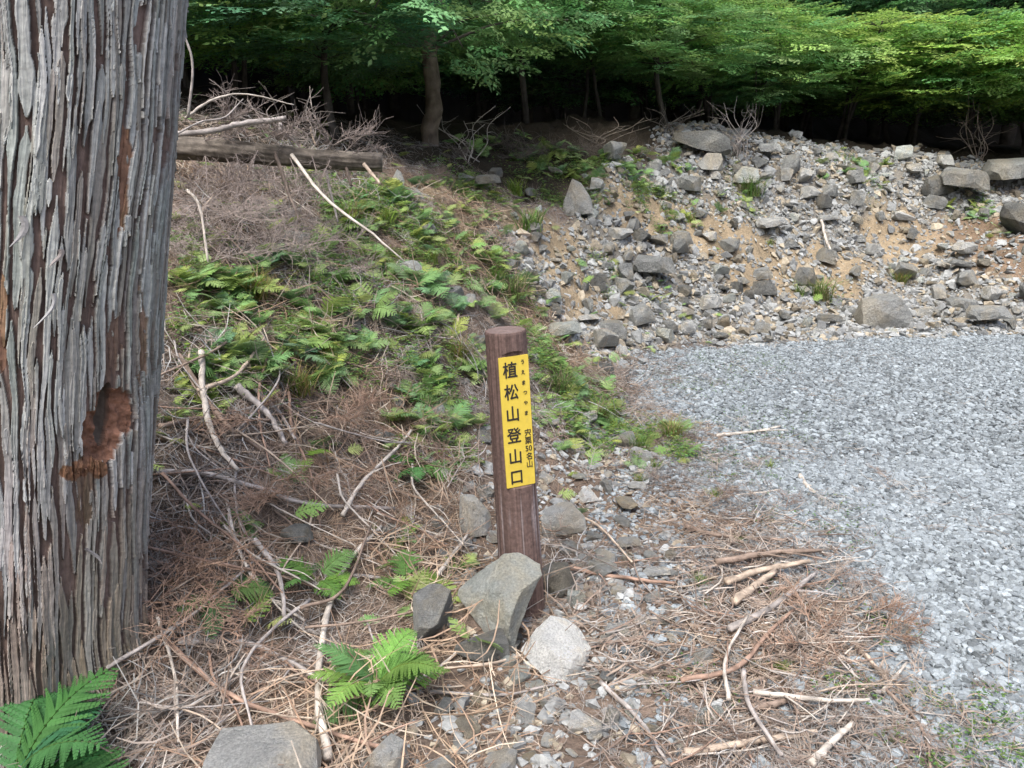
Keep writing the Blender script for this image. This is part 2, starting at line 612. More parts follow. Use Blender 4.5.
def make_big_trunk():
    rng = np.random.default_rng(3)
    th = np.concatenate([np.linspace(-R(205), R(25), 780, endpoint=False), np.linspace(R(25), R(155), 90, endpoint=False)])
    zs = np.concatenate([np.arange(-.2, 2.25, .0032), np.linspace(2.26, 11, 120)])
    TH, Z = np.meshgrid(th, zs, indexing='ij')
    cx_, cy_ = trunk_axis(Z)
    # broad flutes and root flare
    lob = 1 + .030 * np.sin(TH * 3 + .6) + .018 * np.sin(TH * 7 + 1.3 + Z * .4) + .012 * fbm(TH * 3, Z * .8, 3, 61)
    flare = np.exp(-np.clip(Z + .05, 0, 9) / .22) * (.035 * np.sin(TH * 5 + 2.0) + .02 * np.sin(TH * 11))
    Rr = trunk_radius(Z) * lob + flare
    S = TH * TR                                     # metres round the trunk
    lean = .05
    Sw = S + .014 * fbm(S * 6, Z * 2.0, 3, 62) + .004 * fbm(S * 22, Z * 6, 2, 63) - lean * np.clip(1.2 - Z, 0, 2) ** 1.5
    H = np.full(S.shape, -.007)
    H += .003 * fbm(Sw * 90, Z * 6, 3, 64)
    Cc = np.empty(S.shape + (3,))
    red = np.array([.155, .112, .095])
    Cc[:] = red
    Cc *= (1 + .35 * fbm(Sw * 60, Z * 8, 3, 65))[..., None]
    greys = [np.array(c) for c in ((.30, .275, .265), (.36, .335, .32), (.25, .215, .20), (.235, .175, .15), (.30, .30, .285), (.41, .39, .375), (.21, .15, .125))]
    greys = [(g_ * .55 + np.array([.31, .295, .29]) * .45) * np.array([.96, 1.0, 1.02]) for g_ in greys]
    slo, shi = Sw.min(), Sw.max()

    def strip(s0, z0, z1, wd, t, c, layer, curl=0.0, ragged=.25):
        zi = np.searchsorted(zs, [z0, z1])
        if zi[1] - zi[0] < 3: return
        sub = slice(zi[0], zi[1])
        Zs = Z[:, sub]; s = Sw[:, sub]
        rows = np.where((np.abs(s - s0) < wd + .05).any(axis=1))[0]
        if not len(rows): return
        r0, r1 = rows[0], rows[-1] + 1
        Zs = Zs[r0:r1]; s = s[r0:r1]
        k = int(rng.integers(1000))
        L = z1 - z0
        p = (Zs - z0) / L
        w_ = wd * (.72 + .28 * vn(Zs * 6, 0 * Zs + k, 7)) * np.clip((1 - p) / .10, .25, 1) * np.clip(p / ragged + .12, 0, 1)
        ctr = s0 + .006 * vn(Zs * 5, 0 * Zs + k, 9)
        q = (s - ctr) / np.maximum(w_, 1e-4)
        q = q + .30 * vn(s * 160, Zs * 26 + k, 3)
        m = (np.abs(q) < 1) & (p > .02 * (1 + vn(s * 300, 0 * Zs + k, 5)))
        edge = np.clip((1 - np.abs(q)) / .30, 0, 1) ** .5
        h = layer + t * edge + t * .5 * np.clip(np.abs(q) - .4, 0, 1) + .0012 * fbm(s * 260, Zs * 14 + k, 2, 4) + curl * np.clip(1 - p / .3, 0, 1) ** 2
        Hs = H[r0:r1, sub]; Cs = Cc[r0:r1, sub]
        m &= (h > Hs - .002)
        cc = c[None, None] * (1 + .20 * fbm(s * 150, Zs * 9 + k, 3, 6) + .10 * vn(Zs * 3, s * 20, k % 50))[..., None]
        Hs[m] = h[m]; Cs[m] = cc[m]

    # first layer: side by side, broken at random heights
    s = slo
    while s < shi:
        wd = rng.uniform(.0045, .0125)
        z = -.35 - rng.uniform(0, .5)
        while z < 11.2:
            L = rng.uniform(.2, .9)
            c = greys[rng.integers(len(greys))] * rng.uniform(.85, 1.1)
            low = np.clip(1 - (z + L * .5) / .75, 0, 1)
            c = c * (1 - low) + np.array([.215, .175, .145]) * rng.uniform(.85, 1.15) * low
            strip(s + wd + rng.uniform(-.004, .004), z, z + L, wd * rng.uniform(1.0, 1.22), rng.uniform(.003, .006), c, rng.uniform(-.0045, .002))
            z += L + rng.uniform(.0, .05)
        s += 2 * wd + rng.uniform(-.001, .004)
    for i in range(1500):   # second layer: thinner flakes lifting at their lower end
        z0 = rng.uniform(-.2, 2.3) if i < 1340 else rng.uniform(2.3, 10)
        L = rng.uniform(.05, .32)
        c = greys[rng.integers(len(greys) - 1)] * rng.uniform(.9, 1.28)
        low = np.clip(1 - z0 / .6, 0, 1)
        c = c * (1 - low) + np.array([.26, .20, .155]) * low
        strip(rng.uniform(slo, shi), z0, z0 + L, rng.uniform(.0025, .0085), rng.uniform(.0015, .0035), c, rng.uniform(.0005, .005), rng.uniform(0, .009), rng.uniform(.15, .6))
    # reddish inner bark showing, and the wound
    x0 = cx_ + Rr * np.cos(TH); y0 = cy_ + Rr * np.sin(TH)
    U, Vp = proj(x0, y0, Z)
    front = (y0 < cy_ + .02) & (Z < 2.2)
    a = U + 5 * fbm(U * .06, Vp * .03, 3, 71); bb = Vp + 9 * fbm(U * .05 + 9, Vp * .03, 3, 72)
    for (uc, vc, ru, rv, dp, cl) in ((125, 175, 7, 62, .003, (.22, .125, .085)), (112, 345, 11, 40, .004, (.17, .115, .09)), (3, 330, 6, 60, .003, (.22, .13, .09)), (140, 330, 4, 60, .003, (.24, .16, .12)), (85, 490, 14, 50, .002, (.17, .12, .09))):
        d = np.hypot((a - uc) / ru, (bb - vc) / rv)
        m = front & (d + .35 * fbm(U * .35, Vp * .05, 2, 88) < .8)
        H[m] = H[m] * .5 - dp
        Cc[m] = np.array(cl) * (1 + .3 * fbm(U * .4, Vp * .08, 3, 73))[m][:, None]
    d = np.hypot((a - (108 + (Vp - 425) * -.18)) / 23, (bb - 424) / 38)
    d = np.clip(d + .13 * fbm(U * .25, Vp * .07, 3, 86), 0, 2)
    m = front & (d < 1)
    H[m] = (-.016 * (1 - d ** 2) ** .6 - .004 + .006 * fbm(U * .12, Vp * .12, 4, 74))[m]
    Cc[m] = (np.array([.20, .105, .07]) * (1 + .4 * fbm(U * .13, Vp * .13, 4, 75))[..., None])[m]
    d = np.hypot((U - (107 + (Vp - 410) * -.10)) / 7.5, (Vp - 415) / 32)
    m = front & (d < 1)
    H[m] = (-.034 - .018 * (1 - d ** 2))[m]
    Cc[m] = (np.array([.13, .105, .085]) * (1 + .2 * fbm(U * .3, Vp * .05, 2, 76))[..., None])[m]
    d = np.hypot((a - 84) / 26, (bb - 470) / 14)   # crumbly rim below the wound
    m = front & (d < 1)
    H[m] += (.004 * (1 - d) * (1 + fbm(U * .25, Vp * .25, 3, 77)))[m]
    Cc[m] = (np.array([.19, .10, .065]) * (1 + .45 * fbm(U * .3, Vp * .3, 3, 78))[..., None])[m]
    green = (.5 + .5 * fbm(S * 5, Z * 1.5, 3, 79))[..., None] * np.array([-.015, .012, -.012])
    Cc = np.clip(Cc + green * sstep(H, -.004, .002)[..., None], .02, .8)
    Rr = Rr + H
    V = np.stack([cx_ + Rr * np.cos(TH), cy_ + Rr * np.sin(TH), Z], -1).reshape(-1, 3)
    nt_, nz_ = TH.shape
    i = np.arange(nt_)[:, None]; j = np.arange(nz_ - 1)[None]
    i2 = (i + 1) % nt_
    F = np.stack([i * nz_ + j, i2 * nz_ + j, i2 * nz_ + j + 1, i * nz_ + j + 1], -1).reshape(-1, 4)
    me = mesh_np('trunk', V, F, False, Cc.reshape(-1, 3))
    root = empty('cedar_tree', (AX0, TY, 0), 'huge cedar with shaggy peeling grey bark and a reddish rotted hole in its trunk', 'tree')
    mat = attr_mat('cedar_bark', .9, 0, .15, .22, 60, .004)
    o = link('trunk', me, root, mat=mat)
    o.location = (-AX0, -TY, 0)
    # loose strips of bark curling off
    for q in range(14):
        t0 = rng.uniform(-R(175), -R(-8)) if q < 34 else rng.uniform(-R(30), R(5))
        z1 = rng.uniform(.25, 2.1); L = rng.uniform(.03, .09)
        n = 9
        pts = np.linspace(0, 1, n)
        zz = z1 - L * pts
        ax, ay = trunk_axis(zz)
        tt = t0 + .05 * np.sin(pts * 3 + q) + rng.uniform(-.06, .06) * pts ** 2
        off = .004 + rng.uniform(.004, .020) * pts ** 2.2
        rr = trunk_radius(zz) * 1.005 + off
        wd = rng.uniform(.003, .009) * np.clip((1.08 - pts) * 2.2, .1, 1)
        VV = []
        for sgn, thk in ((-1, 0), (0, .002), (1, 0), (0, -.0015)):
            VV.append(np.stack([ax + (rr + thk) * np.cos(tt + sgn * wd / TR), ay + (rr + thk) * np.sin(tt + sgn * wd / TR), zz], -1))
        VV = np.stack(VV, 1).reshape(-1, 3)
        i = np.arange(n - 1)[:, None] * 4; j = np.arange(4)[None]; j2 = (j + 1) % 4
        Q = np.stack([i + j, i + j2, i + 4 + j2, i + 4 + j], -1).reshape(-1, 4)
        cc = greys[rng.integers(6)] * rng.uniform(.75, 1.0)
        s_me = mesh_np('bark_strip', VV, Q, False, np.broadcast_to(cc, (len(VV), 3)))
        o = link('bark_strip', s_me, root, mat=mat); o.location = (-AX0, -TY, 0)
    return root, mat


cedar_root, cedar_bark = make_big_trunk()

# ---------------------------------------------------------------- the trailhead post
def make_post():
    base = np.array([.041, 2.55, -.02])
    root = empty('sign_post', tuple(base), 'round brown wooden trailhead post with a yellow name plate', 'sign post')
    root.rotation_euler = (R(0.6), R(-3.5), 0)
    Hh = 1.022
    phi = R(-90 + 20)         # the milled face looks at the path
    nrm = np.array([math.cos(phi), math.sin(phi)])
    dflat, zt, zb = .056, .949, .500
    k = 140
    zs = np.concatenate([np.linspace(-.15, zb - .002, 60), [zb], np.linspace(zb + .002, zt - .001, 40), [zt], np.linspace(zt + .001, zt + .016, 14), np.linspace(zt + .02, Hh - .006, 6), [Hh]])
    a = np.linspace(0, 2 * np.pi, k, endpoint=False)
    V, C = [], []
    for z in zs:
        r = .0765 - .0098 * max(z, 0)
        r = r * (1 + .006 * vn(a * 14, 0 * a + z * 1.5, 3) + .006 * vn(a * 5, 0 * a + z, 4))
        r = r + .0012 * vn(a * 40, 0 * a + z * 3, 6)
        if z == Hh: r = r * .975
        x, y = r * np.cos(a), r * np.sin(a)
        if zb <= z < zt + .015:
            d = x * nrm[0] + y * nrm[1]
            lat = np.abs(-x * nrm[1] + y * nrm[0])
            ex = np.clip(d - dflat, 0, None) * (z < zt + .015 * (1 - (lat / .045) ** 2))
            x = x - ex * nrm[0]; y = y - ex * nrm[1]
        V.append(np.stack([x, y, np.full(k, z)], -1))
        st = fbm(a * 13, 0 * a + z * 2.2, 4, 8)
        base_c = np.array([.115, .076, .066])[None] * (1 + .35 * st)[:, None]
        # pale weathering streaks below the plate and greyer upper end
        wea = sstep(vn(a * 9, 0 * a + z * 1.1, 12) + .6 * (1 - abs(z - .38) / .16) * (np.cos(a - phi) > .3), .55, 1.0)[:, None]
        base_c = base_c * (1 - wea * .55) + np.array([.36, .31, .31]) * wea * .55
        if z < .22: base_c = base_c * (.8) + np.array([.16, .10, .06]) * .3
        C.append(base_c)
    V = np.concatenate(V); C = np.concatenate(C)
    i = np.arange(len(zs) - 1)[:, None] * k; j = np.arange(k)[None]; j2 = (j + 1) % k
    Q = np.stack([i + j, i + j2, i + k + j2, i + k + j], -1).reshape(-1, 4)
    # end grain
    b = (len(zs) - 1) * k
    top = V[b:b + k]
    ring = [top * np.array([f, f, 1]) + np.array([0, 0, .0015 * math.sin(f * 40)]) for f in (.8, .6, .4, .2)]
    Vt = np.concatenate([V] + ring + [np.array([[0, 0, Hh]])])
    n0 = len(V)
    Qs = [Q]
    prev = b
    for q in range(4):
        c0 = n0 + q * k
        Qs.append(np.stack([prev + j[0], prev + j2[0], c0 + j2[0], c0 + j[0]], -1)); prev = c0
    T = np.stack([prev + j[0], prev + j2[0], np.full(k, len(Vt) - 1)], -1)
    Ct = np.concatenate([C, np.broadcast_to([.15, .11, .10], (len(Vt) - n0, 3))])
    me = mesh_np('post', Vt, [np.concatenate(Qs), T], False, np.clip(Ct, .02, 1))
    link('post', me, root, mat=attr_mat('stained_wood', .8, 0, .25, .28, 70, .004))
    # plate
    pw, ph, pt = .101, zt - zb - .004, .004
    bm = bmesh.new()
    bmesh.ops.create_cube(bm, size=1)
    bmesh.ops.scale(bm, vec=(pw, pt, ph), verts=bm.verts)
    bmesh.ops.bevel(bm, geom=[e for e in bm.edges if abs((e.verts[0].co - e.verts[1].co).y) > pt * .5], offset=.0015, segments=2, affect='EDGES')
    me = bpy.data.meshes.new('sign_plate'); bm.to_mesh(me); bm.free()
    m, n, bs = newmat('yellow_plate')
    tc = N(n, 'ShaderNodeTexCoord')
    c = ramp(n, noise_tex(n, tc.outputs['Object'], 16, 6, .7), [(.3, (.57, .42, .05)), (.7, (.66, .50, .07))])
    c = mix(n, ramp(n, noise_tex(n, tc.outputs['Object'], 45, 5, .7), [(.58, (0, 0, 0)), (.72, (.4,) * 3)]), c, (.42, .33, .10))
    n.links.new(c, bs.inputs['Base Color']); bs.inputs['Roughness'].default_value = .5
    pl = link('sign_plate', me, root, mat=m)
    pc = nrm * (dflat + pt * .5 + .0005)
    pl.location = (pc[0], pc[1], (zt + zb) / 2)
    pl.rotation_euler = (0, 0, phi + math.pi / 2)
    ink, n, bs = newmat('black_lettering')
    bs.inputs['Base Color'].default_value = (.02, .016, .014, 1); bs.inputs['Roughness'].default_value = .6
    pieces = []
    big = '植松山登山口'
    for q, ch in enumerate(big):
        pieces.append((ch, -.014, ph / 2 - .043 - q * (ph - .068) / 5.12, .056, 1))
    for q, ch in enumerate('うえまつやま'):
        pieces.append((ch, .030 + .003 * (q > 2), ph / 2 - .022 - q * .0345, .017, 0))
    for q, ch in enumerate(['宍', '粟', '50', '名', '山']):
        pieces.append((ch, .034, ph / 2 - .262 - q * .0275, .027, 0))
    for big_, nm in ((1, 'lettering'), (0, 'small_lettering')):
        bm = bmesh.new()
        for ch, x, z, size, bold in pieces:
            if bold != big_: continue
            cu = bpy.data.curves.new('letter', 'FONT')
            cu.body = ch; cu.size = size; cu.extrude = .0004; cu.resolution_u = 3
            ob = bpy.data.objects.new('letter', cu); COL.objects.link(ob)
            bpy.context.view_layer.update()
            tm = bpy.data.meshes.new_from_object(ob.evaluated_get(bpy.context.evaluated_depsgraph_get()))
            vs = [v.co.copy() for v in tm.vertices]
            mx = (min(v.x for v in vs) + max(v.x for v in vs)) / 2; my = (min(v.y for v in vs) + max(v.y for v in vs)) / 2
            tm.transform(Matrix.Translation((-mx, -my, 0)))
            w_ = .0009 if bold else .0003
            for q, (ox, oz) in enumerate(((-w_, 0), (w_, 0), (0, w_), (0, -w_), (0, 0))):     # thick strokes
                t2 = tm.copy()
                t2.transform(Matrix.Translation((x + ox, -pt / 2 - .0005 - .00012 * q, z + oz)) @ Matrix.Rotation(R(90), 4, 'X') @ Matrix.Diagonal((.9, 1, 1, 1)))
                bm.from_mesh(t2); bpy.data.meshes.remove(t2)
            bpy.data.objects.remove(ob); bpy.data.curves.remove(cu); bpy.data.meshes.remove(tm)
        me = bpy.data.meshes.new(nm); bm.to_mesh(me); bm.free()
        link(nm, me, pl, mat=ink)


make_post()

# ---------------------------------------------------------------- rocks
def hull_mesh(name, pts, bevel=.012, sub=2, disp=.01, seed=0, nscale=6.0, angle=32):
    bm = bmesh.new()
    for p in pts: bm.verts.new(p)
    r = bmesh.ops.convex_hull(bm, input=bm.verts)
    bmesh.ops.delete(bm, geom=[v for v in bm.verts if not v.link_faces], context='VERTS')
    bmesh.ops.dissolve_limit(bm, angle_limit=R(9), verts=bm.verts, edges=bm.edges)
    if bevel:
        bmesh.ops.bevel(bm, geom=list(bm.edges), offset=bevel, segments=1, affect='EDGES', clamp_overlap=True)
    bmesh.ops.triangulate(bm, faces=bm.faces)
    for q in range(sub):
        bmesh.ops.subdivide_edges(bm, edges=[e for e in bm.edges if e.calc_length() > disp * 1.5], cuts=1, use_grid_fill=False)
        bmesh.ops.triangulate(bm, faces=bm.faces)
    bm.normal_update()
    for v in bm.verts:
        c = v.co
        k = mnoise.fractal(c * nscale + Vector((seed, seed * 2.1, 0)), .8, 2.1, 4)
        k2 = abs(mnoise.noise(c * nscale * .7 + Vector((3, seed, 7))))
        v.co = c + v.normal * disp * (k * .8 - k2 * .9)
    me = bpy.data.meshes.new(name)
    bm.to_mesh(me); bm.free()
    me.polygons.foreach_set('use_smooth', [True] * len(me.polygons))
    me.set_sharp_from_angle(angle=R(angle))
    return me


def chip(bm, rng, n, depth):
    """knock off corners and edges with flat breaks"""
    for q in range(n):
        d = Vector(rng.normal(size=3)); d.normalize()
        far = max((v.co.dot(d) for v in bm.verts))
        near = min((v.co.dot(d) for v in bm.verts))
        cut = far - (far - near) * rng.uniform(*depth)
        r = bmesh.ops.bisect_plane(bm, geom=bm.verts[:] + bm.edges[:] + bm.faces[:], plane_co=d * cut, plane_no=d, clear_outer=True, dist=1e-5)
        ed = [e for e in r['geom_cut'] if isinstance(e, bmesh.types.BMEdge)]
        try: bmesh.ops.contextual_create(bm, geom=ed)
        except Exception: pass
    bmesh.ops.recalc_face_normals(bm, faces=bm.faces)


def chipped_mesh(name, ax, seed, n=16, depth=(.06, .24), pts=None, sub=3, disp=.02, bevel=.006, angle=28):
    rng = np.random.default_rng(seed)
    bm = bmesh.new()
    if pts is None:
        bmesh.ops.create_cube(bm, size=1)
        for v in bm.verts:
            v.co = Vector((v.co.x * ax[0], v.co.y * ax[1], v.co.z * ax[2])) * rng.uniform(.85, 1.12)
    else:
        for p in pts: bm.verts.new(p)
        bmesh.ops.convex_hull(bm, input=bm.verts)
        bmesh.ops.delete(bm, geom=[v for v in bm.verts if not v.link_faces], context='VERTS')
    chip(bm, rng, n, depth)
    pp = [v.co.copy() for v in bm.verts]
    bm.free()
    return hull_mesh(name, pp, bevel, sub, disp, seed, 2.6, angle)


def blob_pts(rng, n, ax):
    d = rng.normal(size=(n, 3)); d /= np.linalg.norm(d, axis=1)[:, None]
    d = np.sign(d) * np.abs(d) ** .75
    d /= np.abs(d).max()
    return d * np.array(ax) * rng.uniform(.82, 1.05, (n, 1))


def centred(pts):
    c = np.mean(pts, axis=0)
    return [Vector(p - c) for p in pts], c


ptsA = [P(*q) for q in [(456, 592, 2.42), (466, 580, 2.50), (504, 553, 2.44), (520, 553, 2.47), (541, 562, 2.46), (543, 574, 2.38), (531, 612, 2.33), (513, 651, 2.27), (498, 651, 2.28),
                        (478, 626, 2.33), (497, 592, 2.29), (522, 590, 2.30), (508, 622, 2.24), (482, 612, 2.47), (520, 612, 2.44), (505, 640, 2.42)]]
p, c = centred(ptsA)
ro = link('rock', chipped_mesh('rock', None, 5, 12, (.015, .06), [q / .3 for q in p], 4, .030, .008, 24), loc=c, mat=M['rock_green']); ro.scale = (.3,) * 3
tag(ro,
    'big greenish grey wedge shaped rock leaning on the foot of the brown sign post', 'rock')
ptsB = [P(*q) for q in [(519, 650, 2.22), (553, 612, 2.33), (576, 622, 2.35), (592, 648, 2.26), (589, 660, 2.20), (582, 676, 2.16), (562, 687, 2.11), (549, 684, 2.11), (536, 669, 2.15),
                        (556, 652, 2.145), (542, 640, 2.2), (577, 655, 2.15), (560, 650, 2.40), (578, 668, 2.32), (538, 665, 2.32)]]
p, c = centred(ptsB)
ro = link('rock', chipped_mesh('rock', None, 6, 12, (.015, .06), [q / .25 for q in p], 4, .032, .008, 24), loc=c, mat=M['rock_white']); ro.scale = (.25,) * 3
tag(ro,
    'pale whitish rock with a flat slanting top in front of the sign post', 'rock')

TPL = []
trng = np.random.default_rng(21)
for q in range(14):
    ax = (1, trng.uniform(.65, .95), trng.uniform(.42, .8))
    TPL.append(chipped_mesh('stone_shape', ax, q + 60, 14 + q % 5, (.07, .24), None, 2, .022, .012))
# shapes chosen by hand: a pointed slab, a flat slab, a block
POINTED = chipped_mesh('stone_shape', None, 71, 9, (.02, .09), [Vector(v) for v in [(-.5, -.2, -.4), (.45, -.25, -.4), (.5, .2, -.35), (-.4, .25, -.4), (-.05, -.05, .62), (.18, .05, .45), (-.4, -.05, 0), (.48, -.05, -.05), (0, -.3, -.1)]], 3, .016)
SLAB = chipped_mesh('stone_shape', None, 72, 14, (.03, .10), [Vector(v) for v in [(-.5, -.3, -.12), (.5, -.35, -.14), (.55, .3, -.1), (-.45, .35, -.1), (-.48, -.2, .08), (.3, -.32, .13), (.52, .2, .1), (-.3, .3, .16), (0, -.4, .02)]], 3, .012)
BLOCK = chipped_mesh('stone_shape', None, 73, 14, (.03, .12), [Vector(v) for v in [(-.5, -.35, -.3), (.5, -.35, -.3), (.52, .3, -.3), (-.48, .3, -.3), (-.5, -.28, .22), (-.35, .2, .3), (.22, -.3, .27), (.25, .25, .32), (.5, -.1, -.02), (-.1, -.42, .0)]], 3, .014)
for me in TPL + [POINTED, SLAB, BLOCK]:
    me.materials.append(M['rock_grey'])

ROCKS = []      # every single rock: (object, u, v, size, colour word)


def put_rock(u, v, wpx, me, mat, hx=1.0, hz=1.0, yaw=0.0, tilt=0.0, sink=.3, label=None, group=None, at=None, name='rock'):
    g = G(u, v) if at is None else np.array(at)
    dep = g[1] * cp - (g[2] - CAMZ) * sp_
    s = wpx / FPX * dep
    o = bpy.data.objects.new(name, me)
    COL.objects.link(o)
    o.material_slots[0].link = 'OBJECT'
    o.material_slots[0].material = M[mat]
    o.scale = (s, s * hx, s * hz)
    o.rotation_euler = (tilt, random.uniform(-.15, .15), yaw)
    n = gn(g[0], g[1])
    o.location = (g[0], g[1], float(gz(g[0], g[1])) + s * hz * .5 * (.75 - sink))
    tag(o, label, 'stone' if name == 'stone' else 'rock', group)
    ROCKS.append((o, u, v, s))
    return o


HERO = [  # u, v (where it meets the ground), width px, mesh, colour, depth, height, yaw, sink, label
    (880, 328, 54, BLOCK, 'rock_grey', .8, .92, .1, .05, 'large lone grey boulder with a square left end at the far edge of the gravel'),
    (576, 214, 32, POINTED, 'rock_pale', .8, 1.2, 0, .0, 'pale pointed triangular slab standing up below the forest edge'),
    (713, 176, 30, TPL[1], 'rock_pale', .8, 1.15, .3, .0, 'upright pale block high on the rubble under the dead bush'),
    (770, 234, 32, SLAB, 'rock_pale', .9, .9, .4, .0, 'flat pale slab lying tilted high on the rubble slope'),
    (652, 282, 42, SLAB, 'rock_grey', .8, 1.3, .1, .1, 'broad flat grey slab in the middle of the rubble slope'),
    (680, 246, 24, BLOCK, 'rock_grey', .9, .9, .6, .0, 'squared grey stone in the middle of the rubble slope above the flat slab'),
    (640, 325, 26, BLOCK, 'rock_grey', .9, 1.1, .5, .0, 'squared grey block at the near end of the rubble beside the gravel'),
    (612, 338, 30, BLOCK, 'rock_grey', .9, .9, -.3, .1, 'long grey block next to the fern clump at the rubble foot'),
    (563, 340, 34, SLAB, 'rock_green', .9, 1.1, .2, .1, 'flat greenish slab among the ferns just beyond the yellow plate'),
    (768, 160, 24, SLAB, 'rock_pale', .9, 1.2, 0, .0, 'grey flat slab on top of the rubble ridge right of the dead bush'),
    (790, 172, 24, TPL[2], 'rock_grey', .9, .9, 1, .1, 'rounded grey rock on the rubble ridge below the flat slab'),
    (1012, 188, 60, SLAB, 'rock_grey', .9, 1.15, .1, .2, 'largest slab at the right end of the rubble ridge'),
    (1018, 232, 46, TPL[4], 'rock_dark', .9, 1.0, .4, .1, 'dark brownish boulder half cut by the right edge of the photo'),
    (960, 202, 46, SLAB, 'rock_grey', .9, 1.4, -.3, .1, 'wide tilted grey slab below the ridge near the right edge'),
    (935, 196, 30, BLOCK, 'rock_dark', .9, 1.0, .3, .1, 'dark grey block on the ridge left of the largest slab'),
    (985, 325, 40, SLAB, 'rock_grey', .9, 1.0, .1, .1, 'long grey slab on the gravel edge right of the lone boulder'),
    (992, 300, 26, TPL[5], 'rock_pale', .9, .9, .5, .1, 'pale rounded stone on the small heap right of the lone boulder'),
    (962, 315, 36, SLAB, 'rock_grey', .9, 1.0, .6, .1, 'leaning grey slab on the small heap right of the lone boulder'),
    (983, 268, 18, TPL[3], 'rock_tan', .9, .9, .6, .1, 'pale tan stone stuck in the brown earth face near the right edge'),
    (828, 325, 26, SLAB, 'rock_dark', .9, .8, -.3, .1, 'dark thin slab left of the lone boulder at the gravel edge'),
    (697, 150, 56, TPL[8], 'rock_dark', .9, .8, .2, .3, 'wide dark boulder in shade under the bushes left of the dead bush'),
    (436, 642, 60, TPL[7], 'rock_grey', .8, 1.3, .8, .1, 'upright grey rock left of the big wedge shaped rock'),
    (480, 655, 52, TPL[8], 'rock_dark', .8, .8, .3, .2, 'low dark rock tucked under the left side of the wedge rock'),
    (470, 648, 12, TPL[0], 'rock_grey', .8, .8, .3, .2, 'tiny grey stone between the low dark rock and the upright dark rock'),
    (558, 598, 40, TPL[9], 'rock_dark', .8, 1.35, .2, .0, 'dark rock wedged against the right side of the sign post'),
    (562, 531, 44, BLOCK, 'rock_pale', .9, .95, .1, .1, 'flat topped grey block behind the sign post on its right'),
    (474, 535, 36, TPL[10], 'rock_pale', .8, 1.6, .3, .1, 'grey egg shaped rock behind the sign post on its left'),
    (440, 532, 22, TPL[11], 'rock_pale', .8, 1.4, .6, .1, 'small upright grey stone in the litter left of the egg shaped rock'),
    (575, 604, 26, TPL[12], 'rock_green', .9, 1.0, .6, .2, 'greenish stone right of the dark rock at the post foot'),
    (582, 730, 34, TPL[5], 'rock_white', .9, 1.0, .2, .2, 'cream coloured stone in front of the pale rock, at the bottom of the photo'),
    (612, 725, 20, TPL[2], 'rock_pale', .9, 1.0, 1.2, .2, 'pale stone just right of the cream coloured stone'),
    (390, 768, 46, TPL[13], 'rock_pale', .9, 1.1, .9, .2, 'pale rock half under the bright fern at the bottom of the photo'),
    (440, 775, 44, TPL[1], 'rock_pale', .9, .8, .4, .2, 'flat pale stone right of the bright fern at the bottom of the photo'),
    (500, 770, 36, TPL[6], 'rock_pale', .9, .8, 1.4, .2, 'flat pale stone at the bottom of the photo below the cream stone'),
    (262, 800, 112, SLAB, 'rock_pale', .9, 1.3, .2, .1, 'large flat pale rock between the cedar and the bright fern'),
    (616, 640, 24, SLAB, 'rock_pale', .9, 1.3, .2, .1, 'flat pale stone lying right of the pale whitish rock'),
    (640, 462, 30, TPL[12], 'rock_pale', .8, .8, .2, .1, 'pale flat stone among grass at the bank foot beside the gravel'),
    (628, 447, 26, TPL[9], 'rock_grey', .8, .9, .8, .1, 'grey stone in the grass just above the pale flat stone'),
    (628, 548, 24, SLAB, 'rock_pale', .8, .9, .2, .1, 'small pale flake lying alone between the post and the sticks'),
    (600, 375, 26, SLAB, 'rock_dark', .8, .9, .2, .1, 'dark flat stone where the rubble meets the ferns and the gravel'),
    (410, 280, 30, TPL[3], 'rock_pale', .8, 1.2, .2, .1, 'pale stone showing between ferns on the upper bank'),
    (415, 205, 20, POINTED, 'rock_grey', .8, 1.0, .2, .0, 'upright grey stone near the top of the bank below the young tree'),
    (398, 185, 14, POINTED, 'rock_pale', .8, 1.2, .2, .0, 'small pale stone standing beyond the cut end of the log'),
    (466, 184, 18, TPL[5], 'rock_grey', .8, .8, .2, .0, 'grey stone on top of the bank left of the flat dark stone'),
    (487, 192, 26, SLAB, 'rock_dark', .8, 1.2, .2, .0, 'flat dark stone on top of the bank right of the young tree'),
    (496, 178, 16, TPL[7], 'rock_grey', .8, .9, .2, .0, 'rounded grey stone on top of the bank above the flat dark stone'),
    (350, 330, 34, TPL[13], 'rock_dark', .8, .9, .2, .3, 'dark half buried rock among ferns in the middle of the bank'),
    (385, 440, 26, TPL[4], 'rock_grey', .8, .9, .9, .3, 'grey stone half buried in brown litter beside the drooping fern'),
    (300, 540, 34, TPL[9], 'rock_dark', .8, .8, .4, .4, 'dark rock buried under twigs below the level grey branch'),
    (385, 540, 24, TPL[2], 'rock_grey', .8, .8, .4, .4, 'grey stone in litter below the straight pale stick'),
    (300, 250, 30, TPL[6], 'rock_grey', .8, 1.1, .4, .2, 'grey rock showing through the dead brush under the log'),
    (455, 300, 22, TPL[7], 'rock_pale', .8, .9, .4, .2, 'pale stone among ferns above the post top'),
    (430, 235, 22, TPL[1], 'rock_grey', .8, .9, .4, .2, 'grey stone among ferns right of the leaning pale branch'),
    (595, 290, 26, TPL[0], 'rock_dark', .8, 1.0, .2, .2, 'dark mossy stone left of the broad flat slab'),
]
for (u, v, wp, me, mt, hx, hz, yaw, sink, lab) in HERO:
    put_rock(u, v, wp, me, mt, hx, hz, yaw, 0, sink, lab)

# bright white flake standing on the gravel
put_rock(901, 637, 15, POINTED, 'rock_white', .3, 1.5, .2, 0, -.1, 'thin white upright flake standing by itself on the gravel')

